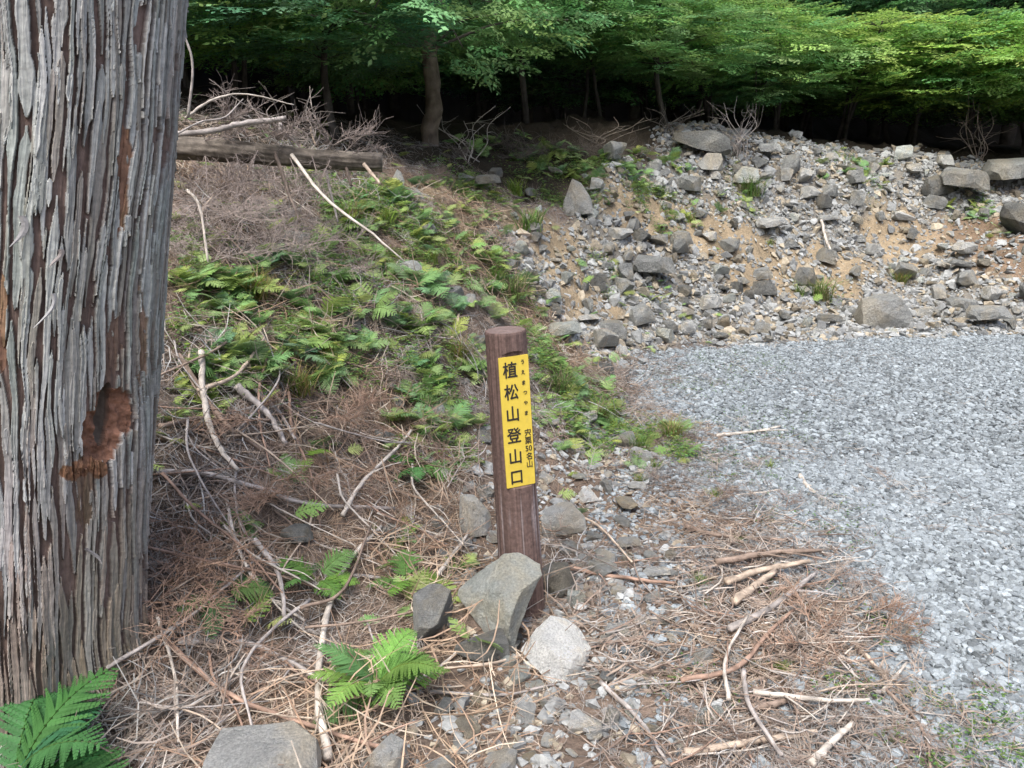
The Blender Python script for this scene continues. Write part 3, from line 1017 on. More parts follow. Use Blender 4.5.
HERO_UV = [(h[0], h[1] - h[2] * .3, h[2] * .6) for h in HERO] + [(500, 605, 48), (555, 655, 40), (515, 560, 30)]


def scatter_px(n, dens, umin, umax, vmin, vmax, rng, sizefun, maxtry=40000):
    out = list(HERO_UV)
    k = len(out)
    res = []
    for q in range(maxtry):
        if len(res) >= n: break
        u = rng.uniform(umin, umax); v = rng.uniform(vmin, vmax)
        g = G(u, v)
        if rng.random() > dens(g[0], g[1], u, v): continue
        s = sizefun(rng, u, v)
        ok = True
        for (a, b, r) in out:
            if abs(a - u) < (r + s * .5) * .72 and abs(b - v) < (r + s * .5) * .45: ok = False; break
        if not ok: continue
        out.append((u, v, s * .5)); res.append((u, v, s, g))
    return res


srng = np.random.default_rng(5)


def d_scree(x, y, u, v):
    return float(scree_mask(np.array([x]), np.array([y]))[0] * (1 - .78 * earth_mask(np.array([x]), np.array([y]))[0]) * (sdist(LOT, np.array([x]), np.array([y]))[0] < .05))


MATW = ['rock_grey', 'rock_pale', 'rock_grey', 'rock_pale', 'rock_dark', 'rock_pale', 'rock_tan', 'rock_green', 'rock_grey']
for (u, v, s, g) in scatter_px(205, d_scree, 505, 1040, 152, 372, srng, lambda r, u, v: r.uniform(10, 16) if r.random() < .6 else r.uniform(16, 28)):
    put_rock(u, v, s, TPL[srng.integers(14)] if srng.random() < .8 else (SLAB, BLOCK)[srng.integers(2)], MATW[srng.integers(9)], srng.uniform(.7, 1), srng.uniform(.75, 1.15), srng.uniform(0, 6.28),
             srng.uniform(-.3, .3), srng.uniform(-.1, .3), 'auto', 'stones of the rubble slope', at=g)


def d_stony(x, y, u, v):
    return float(sstep(sdist(STONY, np.array([x]), np.array([y])), -.1, .1)[0])


for (u, v, s, g) in scatter_px(92, d_stony, 440, 720, 395, 766, srng, lambda r, u, v: r.uniform(12, 22) if r.random() < .65 else r.uniform(20, 32)):
    put_rock(u, v, s, TPL[srng.integers(14)] if srng.random() < .7 else SLAB, ['rock_pale', 'rock_grey', 'rock_pale', 'rock_white', 'rock_grey', 'rock_green', 'rock_pale', 'rock_tan'][srng.integers(8)], srng.uniform(.7, 1), srng.uniform(.6, .95), srng.uniform(0, 6.28),
             srng.uniform(-.2, .2), srng.uniform(.05, .4), 'auto', 'loose stones round the foot of the post')
for (u, v, s, g) in scatter_px(30, lambda x, y, u, v: .8, 375, 560, 160, 480, srng, lambda r, u, v: r.uniform(9, 20)):
    put_rock(u, v, s, TPL[srng.integers(14)], MATW[srng.integers(9)], .8, .9, srng.uniform(0, 6.28), 0, .1, 'auto', 'stones on top of the bank')

# ---------------------------------------------------------------- small stones, gravel and litter: nobody could count these
def hull_tpl(rng, n, ax):
    bm = bmesh.new()
    for v in blob_pts(rng, n, ax): bm.verts.new(v * .5)
    bmesh.ops.convex_hull(bm, input=bm.verts)
    bmesh.ops.delete(bm, geom=[v for v in bm.verts if not v.link_faces], context='VERTS')
    bmesh.ops.triangulate(bm, faces=bm.faces)
    bm.verts.index_update()
    V = np.array([v.co[:] for v in bm.verts]); F = np.array([[v.index for v in f.verts] for f in bm.faces])
    bm.free()
    return V, F


HT = [hull_tpl(trng, 11, (1, trng.uniform(.65, .95), trng.uniform(.4, .75))) for q in range(9)]


HP = [hull_tpl(trng, 20, (1, trng.uniform(.7, .95), trng.uniform(.5, .8))) for q in range(8)]


def stones(name, x, y, s, col, mat, lift=.2, tilt=.5, seed=0, tpls=None):
    tpls = tpls or HT
    rng = np.random.default_rng(seed)
    geo = Geo()
    n = len(x)
    z = gz(x, y)
    which = rng.integers(0, len(tpls), n)
    nr = gn(x, y)
    for k, (tv, tf) in enumerate(tpls):
        w_ = which == k
        c = int(w_.sum())
        if not c: continue
        Mx = align(nr[w_]) @ rotz(rng.uniform(0, 6.28, c)) @ rotx(rng.normal(0, tilt, c)) * s[w_][:, None, None]
        T = np.stack([x[w_], y[w_], z[w_] + s[w_] * lift], -1)
        geo.add(tile(tv, Mx, T), T=tile_faces(tf, len(tv), c), C=np.repeat(col[w_], len(tv), 0))
    o = link(name, geo.mesh(name), mat=mat)
    return tag(o, kind='stuff')


def pick(rng, n, x0, x1, y0, y1, fn, power=1.0):
    x = rng.uniform(x0, x1, n)
    y = y0 + (y1 - y0) * rng.random(n) ** power
    k = rng.random(n) < fn(x, y)
    x, y = x[k], y[k]
    u, v = proj(x, y, gz(x, y))
    k = (u > -60) & (u < 1090) & (v > 100) & (v < 830)
    return x[k], y[k]


def stone_cols(rng, n, tan=.25, bright=1.0):
    g = rng.uniform(.15, .34, n) * bright
    c = np.stack([g * .98, g * 1.0, g * .975], -1)
    t = rng.random(n) < tan
    c[t] *= np.array([1.1, .93, .72])
    return c


rng = np.random.default_rng(11)
x, y = pick(rng, 95000, -.6, 9.5, 6.0, 11.6, lambda x, y: scree_mask(x, y) * (1 - .74 * earth_mask(x, y)) * (sdist(LOT, x, y) < .12))
s = np.exp(rng.normal(math.log(.045), .5, len(x))).clip(.015, .15)
stones('rubble', x, y, s, stone_cols(rng, len(x), .3), M['stone'], .15, .6, 1)
x, y = pick(rng, 27000, -1.0, 1.7, 1.4, 6.5, lambda x, y: .9 * sstep(sdist(STONY, x, y) + .12 * fbm(x * 5, y * 5, 2, 50), -.1, .12) * (.35 + .65 * (fbm(x * 3, y * 3, 2, 51) > -.15)))
s = np.exp(rng.normal(math.log(.022), .55, len(x))).clip(.008, .08)
stones('loose_stones', x, y, s, stone_cols(rng, len(x), .25, 1.1), M['stone'], .12, .5, 2)


def peb_density(x, y):
    d = sdist(LOT, x, y)
    return np.clip(gravel_mask(x, y) + .16 * (d > -.05), 0, 1) * (d > -.1)


def peb_cols(rng, n):
    g = rng.beta(2.2, 2.9, n) * .28 + .10
    return np.stack([g * .90, g, g * 1.05], -1)


x, y = pick(rng, 105000, .3, 4.2, 1.4, 4.0, peb_density)
s = np.exp(rng.normal(math.log(.0195), .38, len(x))).clip(.009, .045)
stones('gravel', x, y, s, peb_cols(rng, len(x)), M['pebble'], .12, .35, 3, HP)
x, y = pick(rng, 90000, .5, 8.5, 3.9, 7.9, peb_density)
s = np.exp(rng.normal(math.log(.025), .35, len(x))).clip(.012, .05)
stones('gravel', x, y, s, peb_cols(rng, len(x)), M['pebble'], .10, .35, 4, HP)


def strand_tpl(rng, bend, k=3):
    t = np.linspace(-.5, .5, 5)
    pts = np.stack([t, bend * (t ** 2) * rng.uniform(.5, 1.5), bend * .6 * t ** 2 * rng.uniform(-1, 1)], -1)
    V, Q, T = tube(pts, np.array([.5, 1, 1, .8, .4]), k, False)
    # radius separated so length and thickness can differ
    c = np.repeat(pts, k, 0)
    return c, V - c, Q


ST = [strand_tpl(np.random.default_rng(q), b) for q, b in enumerate((.15, .5, .9, -.7, 1.3, -.3))]


def strands(name, x, y, L, rad, col, mat, lift, pitch, seed, kind='stuff', heading=None):
    rng = np.random.default_rng(seed)
    geo = Geo()
    z = gz(x, y); nr = gn(x, y)
    which = rng.integers(0, len(ST), len(x))
    for k, (c, off, Q) in enumerate(ST):
        w_ = which == k
        n = int(w_.sum())
        hd = rng.uniform(0, 6.28, n) if heading is None else heading[w_] + rng.normal(0, .5, n)
        Mx = align(nr[w_]) @ rotz(hd) @ np.transpose(rotx(rng.uniform(0, 6.28, n)), (0, 2, 1))
        pt = rng.normal(0, pitch, n)
        cp_, s_ = np.cos(pt), np.sin(pt); o_, l_ = np.zeros(n), np.ones(n)
        Ry = np.stack([np.stack([cp_, o_, s_], -1), np.stack([o_, l_, o_], -1), np.stack([-s_, o_, cp_], -1)], -2)
        Mx = align(nr[w_]) @ rotz(hd) @ Ry
        rx = rotx(rng.uniform(0, 6.28, n))
        Mx = Mx @ rx
        tv = c[None] * L[w_][:, None, None] + off[None] * rad[w_][:, None, None]
        V = np.einsum('nij,nvj->nvi', Mx, tv) + np.stack([x[w_], y[w_], z[w_] + lift[w_]], -1)[:, None, :]
        geo.add(V.reshape(-1, 3), Q=tile_faces(Q, len(c), n), C=np.repeat(col[w_], len(c), 0))
    o = link(name, geo.mesh(name), mat=mat)
    return tag(o, kind=kind)


def litter_density(x, y):
    d = sdist(LOT, x, y)
    g = gravel_mask(x, y)
    base = np.where(d < 0, 1.0, (1 - g ** 2.5) * .9 + .06 * (g > .9) * (fbm(x * 2, y * 2, 2, 55) > .1))
    base = base * (1 - .94 * scree_mask(x, y)) * (1 - forest_mask(x, y) * .6)
    st = sstep(sdist(STONY, x, y), -.1, .15)
    base = base * (1 - st * (.5 + .42 * (fbm(x * 4, y * 4, 2, 56) > -.1)))
    return base


def patchy(x, y, c):
    """fresh orange needles lie in some places, old grey ones in others"""
    f = sstep(fbm(x * 1.8, y * 1.8, 3, 81), -.35, .45)[:, None]
    return c * (np.array([1.08, 1.0, .88]) * f + np.array([.88, .95, 1.02]) * (1 - f)) * (1 + .22 * fbm(x * 3.1, y * 3.1, 2, 83))[:, None]


def litter_cols(rng, n):
    a = np.array([.185, .132, .105]); b = np.array([.29, .235, .19]); c = np.array([.37, .335, .30])
    t = rng.random(n)[:, None]; q = (rng.random(n) < .28)[:, None]
    return (a * (1 - t) + b * t) * (1 - q) + c * q * rng.uniform(.6, 1.1, (n, 1)) + 0


x, y = pick(rng, 135000, -3.4, 3.2, 1.4, 8.2, litter_density, 1.35)
n = len(x)
strands('needle_litter', x, y, rng.uniform(.03, .13, n), rng.uniform(.0007, .0017, n), patchy(x, y, litter_cols(rng, n) * 1.08), M['litter'], np.abs(rng.normal(0, .014, n)) + .002, .22, 5)
# wirier dead twigs on the bank
bank = lambda x, y: litter_density(x, y) * (sdist(LOT, x, y) < .1) * (fbm(x * 2, y * 2, 2, 58) > -.25)
x, y = pick(rng, 17000, -3.4, .9, 1.4, 7.0, bank, 1.3)
n = len(x)
strands('twig_litter', x, y, rng.uniform(.12, .34, n), rng.uniform(.0013, .0032, n), patchy(x, y, litter_cols(rng, n) * 1.15), M['litter'], np.abs(rng.normal(0, .04, n)) + .008, .3, 6)
pile = [flat_pt(u, v) for u, v in [(690, 540), (800, 530), (860, 610), (880, 700), (860, 790), (620, 790), (660, 650)]]
x, y = pick(rng, 5500, .2, 1.4, 1.4, 3.4, lambda x, y: sstep(sdist(pile, x, y) + .3 * fbm(x * 4, y * 4, 3, 59), -.2, .3) * (.25 + .75 * (fbm(x * 6, y * 6, 2, 57) > 0)))
n = len(x)
strands('twig_litter', x, y, rng.uniform(.06, .24, n), rng.uniform(.0012, .0036, n), litter_cols(rng, n) * 1.05, M['litter'], np.abs(rng.normal(0, .018, n)) + .005, .16, 7, heading=np.where(rng.random(n) < .6, .35, rng.uniform(0, 3.1, n)))

# ---------------------------------------------------------------- ferns and grass
def frond(geo, L, az, el0, droop, col, rng, npin=17, wid=.36, sub=8, base=(0, 0, 0), twist=0.0, blunt=False, nar=.5):
    """one fern frond: arching midrib, paired leaflets, each divided again"""
    n = npin + 3
    t = np.linspace(0, 1, n)
    e = el0 - droop * t ** 1.3
    ds = L / (n - 1)
    rx = np.concatenate([[0], np.cumsum(np.cos(e[:-1]) * ds)]); rz = np.concatenate([[0], np.cumsum(np.sin(e[:-1]) * ds)])
    ca, sa = math.cos(az), math.sin(az)
    pts = np.stack([rx * ca, rx * sa, rz], -1) + np.array(base)
    fw = np.stack([np.cos(e) * ca, np.cos(e) * sa, np.sin(e)], -1)
    side = np.array([-sa, ca, 0]) * math.cos(twist) + np.array([0, 0, 1]) * math.sin(twist)
    up = np.cross(fw, side)
    V, Q, T = tube(pts, np.linspace(.006, .0015, n) * L * 1.2, 3, False)
    geo.add(V, Q=Q, C=np.array(col) * [1.1, .8, .6])
    VV, QQ, CC = [], [], []
    c = 0
    for i in range(3, n):
        tt = (i - 3) / (n - 3)
        if blunt: prof = min(1, (1 - tt) * 1.9 + .06) * (.7 + .3 * min(1, tt * 5))
        else: prof = (min(1, (1 - tt) * 1.25 + .03)) * (.62 + .38 * min(1, tt * 4))
        lp = L * wid * prof
        for sg in (-1, 1):
            a = sg * side * .93 + fw[i] * (.38 + .3 * tt) - up[i] * .14
            a = a + rng.normal(0, .06, 3)
            a /= np.linalg.norm(a)
            f2 = fw[i] - a * np.dot(fw[i], a); f2 /= np.linalg.norm(f2)
            nn = np.cross(a, f2)
            k = max(4, int(round(sub * prof + 2)))
            cl = np.array(col) * rng.uniform(.85, 1.15)
            for q in range(k):
                s0 = q / k; s1 = (q + 1.15) / k
                wq = min(lp * .19, ds * nar) * (1 - s0) ** .55 + .0006
                for g in (-1, 1):
                    b0 = pts[i] + a * lp * s0 - nn * lp * .10 * s0 ** 2
                    b1 = pts[i] + a * lp * min(1, s0 + 1.0 / k) - nn * lp * .10 * s0 ** 2
                    tip = b0 + a * lp * 1.12 / k + g * f2 * wq * .86 - nn * wq * .25
                    tip2 = b0 + a * lp * .30 / k + g * f2 * wq - nn * wq * .15
                    VV += [b0, b1, tip, tip2]; QQ.append((c, c + 1, c + 2, c + 3)); c += 4
                    CC += [cl] * 4
            # thin midrib of the leaflet ends in a small point
            VV += [pts[i] + a * lp * .9 - f2 * .0012, pts[i] + a * lp * .9 + f2 * .0012, pts[i] + a * lp * 1.04, pts[i] + a * lp * 1.04]
            QQ.append((c, c + 1, c + 2, c + 3)); c += 4; CC += [cl] * 4
    geo.add(np.array(VV), Q=np.array(QQ), C=np.array(CC))


def fern_parts(nf, L, col, seed, el=(35, 70), npin=17, wid=.36, sub=7, blunt=False, azr=(0, 6.283), droop=(.9, 1.6)):
    rng = np.random.default_rng(seed)
    out = []
    for q in range(nf):
        g = Geo()
        az = azr[0] + (azr[1] - azr[0]) * (q + rng.uniform(-.3, .3)) / nf
        c = np.array(col) * rng.uniform(.85, 1.15) * np.array([rng.uniform(.85, 1.15), 1, rng.uniform(.8, 1.2)])
        frond(g, L * rng.uniform(.75, 1.1), az, R(rng.uniform(*el)), rng.uniform(*droop), c, rng, npin, wid, sub, (rng.normal(0, .006), rng.normal(0, .006), 0), rng.uniform(-.25, .25), blunt)
        out.append(g)
    return out


YG, MG, BG = (.31, .41, .15), (.25, .37, .15), (.20, .335, .165)
FT = []
for q, (nf, cl) in enumerate(((6, YG), (7, MG), (5, BG), (8, MG), (4, YG), (6, BG))):
    g0 = Geo()
    for g in fern_parts(nf, .27, cl, 50 + q, (30, 74), 12, .46, 5):
        V, F, C = g.arrays(); g0.add(V, Q=F[0], C=C)
    me = g0.mesh('fern_fronds'); me.materials.append(M['fern'])
    FT.append(me)
FERNS, GRASS, STICKS = [], [], []


def put_fern(u, v, wpx, ti, label='auto', group='ferns on the bank', g=None):
    g = G(u, v) if g is None else g
    dep = g[1] * cp - (g[2] - CAMZ) * sp_
    s = wpx / FPX * dep / .40
    o = link('fern', FT[ti], loc=(g[0], g[1], float(gz(g[0], g[1])) - .005))
    o.scale = (s, s, s * random.uniform(.8, 1.1)); o.rotation_euler = (random.uniform(-.15, .15), random.uniform(-.1, .2), random.uniform(0, 6.28))
    nr = gn(g[0], g[1]); o.rotation_euler[0] += float(-nr[1]) * .6
    tag(o, label, 'fern', group)
    FERNS.append((o, u, v, s))


def big_fern(u, v, parts, label, scale=1.0, z=0.0, at=None):
    g = G(u, v) if at is None else np.array(at)
    root = empty('fern', (g[0], g[1], float(gz(g[0], g[1])) + z), label, 'fern')
    for p in parts:
        link('frond', p.mesh('frond'), root, mat=M['fern'])
    root.scale = (scale,) * 3
    return root


big_fern(0, 0, fern_parts(9, .34, (.055, .165, .055), 201, (35, 70), 17, .34, 8, True, (-1.3, 2.2), (1.0, 1.7)) + fern_parts(8, .30, (.085, .23, .07), 202, (15, 50), 17, .34, 8, True, (-2.2, 1.2), (.8, 1.5)),
         'lush dark green fern in front of the foot of the cedar', at=(-1.23, 1.63, 0), z=.02)
big_fern(378, 700, fern_parts(13, .235, (.15, .28, .085), 203, (20, 68), 19, .42, 8), 'bright green fern with arching fronds in front of the upright grey rock', z=.01, at=(*flat_pt(378, 715), 0))
big_fern(318, 590, fern_parts(6, .20, (.125, .25, .062), 204, (15, 50), 15, .42, 7), 'small bright fern among dead branches above the long pale stick', z=.02)
big_fern(222, 605, fern_parts(5, .19, (.115, .22, .09), 205, (15, 45), 15, .42, 7), 'small pale green fern in the dead litter beside the cedar', z=.03)
big_fern(408, 588, fern_parts(4, .16, (.12, .23, .06), 206, (15, 50), 13, .42, 6), 'little fern sprig behind the upright grey rock', z=.02)
big_fern(418, 480, fern_parts(5, .20, (.10, .22, .075), 207, (-5, 40), 14, .42, 6), 'fern with a drooping blue green frond left of the sign post', z=.05)
big_fern(305, 470, fern_parts(4, .13, (.15, .25, .05), 208, (15, 45), 11, .42, 5), 'small yellow green fern in the brown litter beside crossed branches', z=.03)

frng = np.random.default_rng(8)
CLUMPS = [  # u, v, radius u, radius v, how many, width px
    (235, 330, 55, 70, 26, 58), (300, 300, 60, 50, 22, 56), (300, 370, 55, 26, 12, 60), (390, 320, 55, 45, 18, 56), (440, 400, 45, 40, 12, 48), (395, 240, 45, 40, 22, 38), (365, 205, 34, 24, 22, 30), (420, 300, 40, 30, 12, 42), (250, 290, 40, 30, 10, 54),
    (330, 250, 45, 30, 10, 44), (445, 220, 35, 35, 12, 30), (500, 290, 34, 28, 13, 34), (570, 400, 34, 34, 14, 36), (545, 360, 22, 20, 6, 34), (590, 440, 36, 20, 8, 30), (625, 170, 70, 14, 24, 27), (560, 165, 30, 14, 8, 26),
    (850, 172, 38, 12, 9, 26), (985, 210, 35, 10, 8, 24), (660, 450, 30, 24, 8, 26), (200, 400, 30, 30, 6, 50), (265, 210, 12, 8, 3, 34), (445, 450, 30, 25, 5, 38), (460, 345, 26, 40, 8, 34), (470, 235, 34, 24, 8, 28), (560, 320, 24, 26, 5, 26), (740, 195, 22, 12, 4, 22), (700, 215, 20, 12, 4, 20),
    (480, 200, 30, 18, 6, 24), (210, 290, 22, 30, 7, 50), (430, 560, 40, 40, 3, 44), (230, 520, 40, 30, 3, 46), (350, 460, 60, 40, 4, 40), (520, 150, 60, 12, 10, 26),
]
for (uc, vc, ru, rv, n, wp) in CLUMPS:
    for q in range(n):
        a, r_ = frng.uniform(0, 6.28), math.sqrt(frng.random())
        u, v = uc + 1.2 * ru * r_ * math.cos(a), vc + 1.2 * rv * r_ * math.sin(a)
        put_fern(u, v, wp * frng.uniform(.55, 1.1), int(frng.integers(6)))


def grass_tpl(nb, L, cols, seed, spread=.5):
    rng = np.random.default_rng(seed)
    g = Geo()
    for q in range(nb):
        az = rng.uniform(0, 6.28); l = L * rng.uniform(.5, 1.1); lean = rng.uniform(.1, spread)
        t = np.linspace(0, 1, 5)
        rr = l * (lean * t + .55 * t ** 2.2 * lean * 1.6); zz = l * (t - .35 * t ** 2.4)
        b = rng.normal(0, .022, 2)
        px = b[0] + rr * math.cos(az); py = b[1] + rr * math.sin(az)
        wv = .0022 * (1 - t) ** .6 + .0002
        sx, sy = -math.sin(az), math.cos(az)
        V = np.concatenate([np.stack([px - sx * wv, py - sy * wv, zz], -1), np.stack([px + sx * wv, py + sy * wv, zz], -1)])
        Q = [(i, i + 5, i + 6, i + 1) for i in range(4)]
        c = np.array(cols[rng.integers(len(cols))]) * rng.uniform(.8, 1.2)
        g.add(V, Q=Q, C=c)
    me = g.mesh('grass_blades'); me.materials.append(M['fern'])
    return me


GT = [grass_tpl(110, .16, [(.16, .26, .05), (.12, .22, .05), (.20, .24, .08)], 301), grass_tpl(70, .12, [(.14, .24, .05), (.22, .22, .09)], 302), grass_tpl(150, .2, [(.15, .25, .055), (.24, .2, .1)], 303, .7)]
GR = [(530, 232, 40, 0), (515, 196, 30, 0), (752, 196, 34, 0), (742, 192, 22, 1), (820, 300, 30, 2), (798, 296, 24, 1), (560, 395, 34, 2), (640, 452, 30, 0), (672, 440, 30, 2), (655, 470, 24, 1), (700, 586, 20, 0), (706, 608, 16, 1),
      (750, 668, 22, 1), (780, 672, 20, 0), (700, 728, 22, 1), (512, 300, 36, 2), (495, 285, 30, 0), (470, 240, 24, 1), (350, 225, 30, 2), (385, 225, 30, 0), (600, 420, 26, 2), (618, 432, 24, 0), (585, 455, 22, 1), (640, 484, 22, 1),
      (740, 545, 20, 1), (715, 500, 22, 1), (770, 470, 18, 1), (430, 265, 26, 0), (690, 222, 20, 1), (770, 245, 14, 1), (900, 285, 20, 2), (300, 395, 40, 2), (460, 360, 30, 2), (255, 300, 40, 2), (420, 340, 30, 0)]
for u, v, wp, ti in GR:
    g = G(u, v); dep = g[1] * cp - (g[2] - CAMZ) * sp_
    o = link('grass_tuft', GT[ti], loc=(g[0], g[1], float(gz(g[0], g[1])) - .004))
    s = wp / FPX * dep / .17
    o.scale = (s, s, s); o.rotation_euler = (0, 0, random.uniform(0, 6.28))
    tag(o, 'auto', 'grass tuft', 'grass tufts')
    GRASS.append((o, u, v, s))


# low weeds creeping through the gravel
def weeds(x, y, seed):
    rng = np.random.default_rng(seed)
    n = len(x)
    tv = np.array([[0, 0, 0], [.5, .28, .12], [1, 0, .05], [.5, -.28, .12]]); tf = np.array([[0, 1, 2, 3]])
    Mx = rotz(rng.uniform(0, 6.28, n)) @ rotx(rng.normal(0, .4, n)) * rng.uniform(.006, .016, n)[:, None, None]
    T = np.stack([x, y, gz(x, y) + rng.uniform(.004, .028, n)], -1)
    c = np.array([.11, .20, .06]) * rng.uniform(.6, 1.3, (n, 1)) * np.stack([rng.uniform(.8, 1.4, n), np.ones(n), np.ones(n)], -1)
    o = link('ground_cover', mesh_np('ground_cover', tile(tv, Mx, T), tile_faces(tf, 4, n), False, np.repeat(c, 4, 0)), mat=M['fern'])
    tag(o, kind='stuff')


wc = [(*flat_pt(u, v), r, d) for u, v, r, d in [(885, 630, .13, .9), (985, 750, .28, .9), (1000, 700, .12, .5), (770, 425, .45, .22), (740, 470, .35, .35), (820, 520, .35, .22), (800, 590, .2, .3), (850, 690, .12, .5), (700, 690, .2, .3), (640, 430, .4, .5),
                                             (700, 380, .5, .16), (740, 362, .5, .22), (930, 765, .15, .6)]]


def weed_density(x, y):
    m = np.zeros(np.shape(x))
    for a, b, r, d in wc:
        m = np.maximum(m, d * sstep(1 - np.hypot((x - a) / r, (y - b) / (r * 1.1)), 0, .5))
    return m * (fbm(x * 14, y * 14, 3, 91) > .0)


rng = np.random.default_rng(31)
x, y = pick(rng, 260000, .2, 3.2, 1.5, 7.2, weed_density)
weeds(x, y, 32)

# leafy weeds and moss running over the bank between the ferns
def bank_green(x, y, seed):
    rng = np.random.default_rng(seed)
    n = len(x)
    tv = np.array([[0, 0, 0], [.45, .2, .1], [1, 0, .0], [.45, -.2, .1]]); tf = np.array([[0, 1, 2, 3]])
    Mx = rotz(rng.uniform(0, 6.28, n)) @ rotx(rng.normal(0, .6, n)) * rng.uniform(.010, .032, n)[:, None, None]
    T = np.stack([x, y, gz(x, y) + rng.uniform(.005, .09, n)], -1)
    c = np.array([.185, .29, .085]) * rng.uniform(.55, 1.25, (n, 1)) * np.stack([rng.uniform(.7, 1.35, n), np.ones(n), rng.uniform(.7, 1.3, n)], -1)
    o = link('ground_cover', mesh_np('ground_cover', tile(tv, Mx, T), tile_faces(tf, 4, n), False, np.repeat(c, 4, 0)), mat=M['fern'])
    tag(o, kind='stuff')


bgc = [(*G(u, v)[:2], r * 1.0, d) for u, v, r, d in [(370, 205, .7, .8), (410, 240, .6, .8), (390, 300, .55, .8), (300, 290, .55, .6), (250, 340, .5, .55), (320, 350, .4, .6), (440, 390, .35, .6), (500, 290, .45, .8), (560, 170, .8, .6),
                                                  (640, 175, .8, .7), (570, 400, .45, .7), (600, 440, .3, .6), (655, 450, .3, .7), (540, 350, .3, .6), (850, 172, .5, .7), (980, 212, .5, .6), (740, 195, .4, .6), (820, 298, .35, .5), (470, 200, .5, .6),
                                                  (210, 270, .4, .5), (440, 460, .25, .4), (700, 215, .35, .5), (600, 275, .25, .5)]]


def bg_density(x, y):
    m = np.zeros(np.shape(x))
    for a, b, r, d in bgc:
        m = np.maximum(m, d * sstep(1 - np.hypot((x - a) / r, (y - b) / (r * 1.15)), 0, .6))
    return m * np.clip(.35 + 1.2 * fbm(x * 7, y * 7, 3, 92), 0, 1)


x, y = pick(rng, 900000, -2.8, 1.9, 2.2, 9.0, bg_density)
x2, y2 = pick(rng, 200000, 1.9, 7.5, 6.5, 11.2, bg_density)
x, y = np.concatenate([x, x2]), np.concatenate([y, y2])
bank_green(x, y, 33)


def small_ferns(n, seed):
    rng = np.random.default_rng(seed)
    tps = []
    for q in range(5):
        g = Geo()
        frond(g, 1.0, 0, R(rng.uniform(25, 60)), rng.uniform(.7, 1.4), (1, 1, 1), rng, 9, .44, 3)
        V, F, C = g.arrays(); tps.append((V, F[0]))
    x, y = pick(rng, n, -3.0, 2.2, 2.2, 9.0, lambda x, y: np.maximum(bg_density(x, y), .05 * (sdist(LOT, x, y) < 0) * (y < 8)))
    x2, y2 = pick(rng, n // 3, 2.2, 7.5, 7.0, 11.2, bg_density)
    x, y = np.concatenate([x, x2]), np.concatenate([y, y2])
    k = rng.integers(0, 5, len(x)); geo = Geo(); z = gz(x, y)
    for q, (V, F) in enumerate(tps):
        w_ = k == q; c = int(w_.sum())
        Mx = rotz(rng.uniform(0, 6.28, c)) @ rotx(rng.normal(0, .3, c)) * rng.uniform(.06, .17, c)[:, None, None]
        col = np.array([.26, .38, .15]) * rng.uniform(.6, 1.2, (c, 1)) * np.stack([rng.uniform(.75, 1.3, c), np.ones(c), rng.uniform(.8, 1.3, c)], -1)
        geo.add(tile(V, Mx, np.stack([x[w_], y[w_], z[w_] + .005], -1)), Q=tile_faces(F, len(V), c), C=np.repeat(col, len(V), 0))
    tag(link('small_ferns', geo.mesh('small_ferns'), mat=M['fern']), kind='stuff')
    print('small ferns', len(x))


small_ferns(15000, 35)

# ---------------------------------------------------------------- sticks and fallen branches
WC = {'pale': (.42, .375, .325), 'grey': (.30, .27, .25), 'brown': (.22, .165, .13), 'red': (.27, .18, .135), 'tan': (.37, .295, .23), 'dark': (.12, .095, .08)}


def stick_geo(g, pts, r0, r1, col, rng, n=None, k=7, knots=True):
    n = n or max(8, len(pts) * 5)
    p = smooth_path(pts, n)
    p = p + rng.normal(0, 1, p.shape) * (r0 * .10)
    rad = np.linspace(r0, r1, n) * (1 + .05 * rng.normal(size=n))
    V, Q, T = tube(p, rad, k, True, 1, .10, rng)
    c = np.array(col) * (1 + .2 * rng.normal(size=(len(V), 1))).clip(.6, 1.4)
    g.add(V, Q=Q, T=T, C=c)
    return p


def hero_stick(px, thick, colour, label, lift=0.01, side=0, name='fallen_branch', lifts=None):
    rng = np.random.default_rng(abs(hash_str(label)) % 99991)
    pts = []
    for i, (u, v) in enumerate(px):
        q = G(u, v)
        q = np.array([q[0], q[1], float(gz(q[0], q[1])) + (lifts[i] if lifts else lift)])
        pts.append(q)
    dep = pts[0][1] * cp - (pts[0][2] - CAMZ) * sp_
    r0 = thick / 2 / FPX * dep
    g = Geo()
    c = pts[0].copy()
    loc = [p - c for p in pts]
    p = stick_geo(g, loc, r0, r0 * .6, WC[colour], rng)
    for s in range(side):
        i = int(rng.integers(len(p) // 4, len(p) - 2))
        d = p[i] - p[i - 1]; d /= np.linalg.norm(d)
        sd = np.cross(d, [0, 0, 1]) * rng.choice([-1, 1]) + d * .7 + np.array([0, 0, rng.uniform(0, .4)])
        l = rng.uniform(.05, .16)
        stick_geo(g, [p[i], p[i] + sd * l * .5, p[i] + sd * l + np.array([0, 0, -.01])], r0 * .4, r0 * .2, WC[colour], rng, 6, 5)
    o = link(name, g.mesh(name, True), loc=tuple(c), mat=M['wood'])
    tag(o, label, 'branch')
    return o


def hash_str(s):
    h = 7
    for ch in s: h = (h * 31 + ord(ch)) % 1000003
    return h


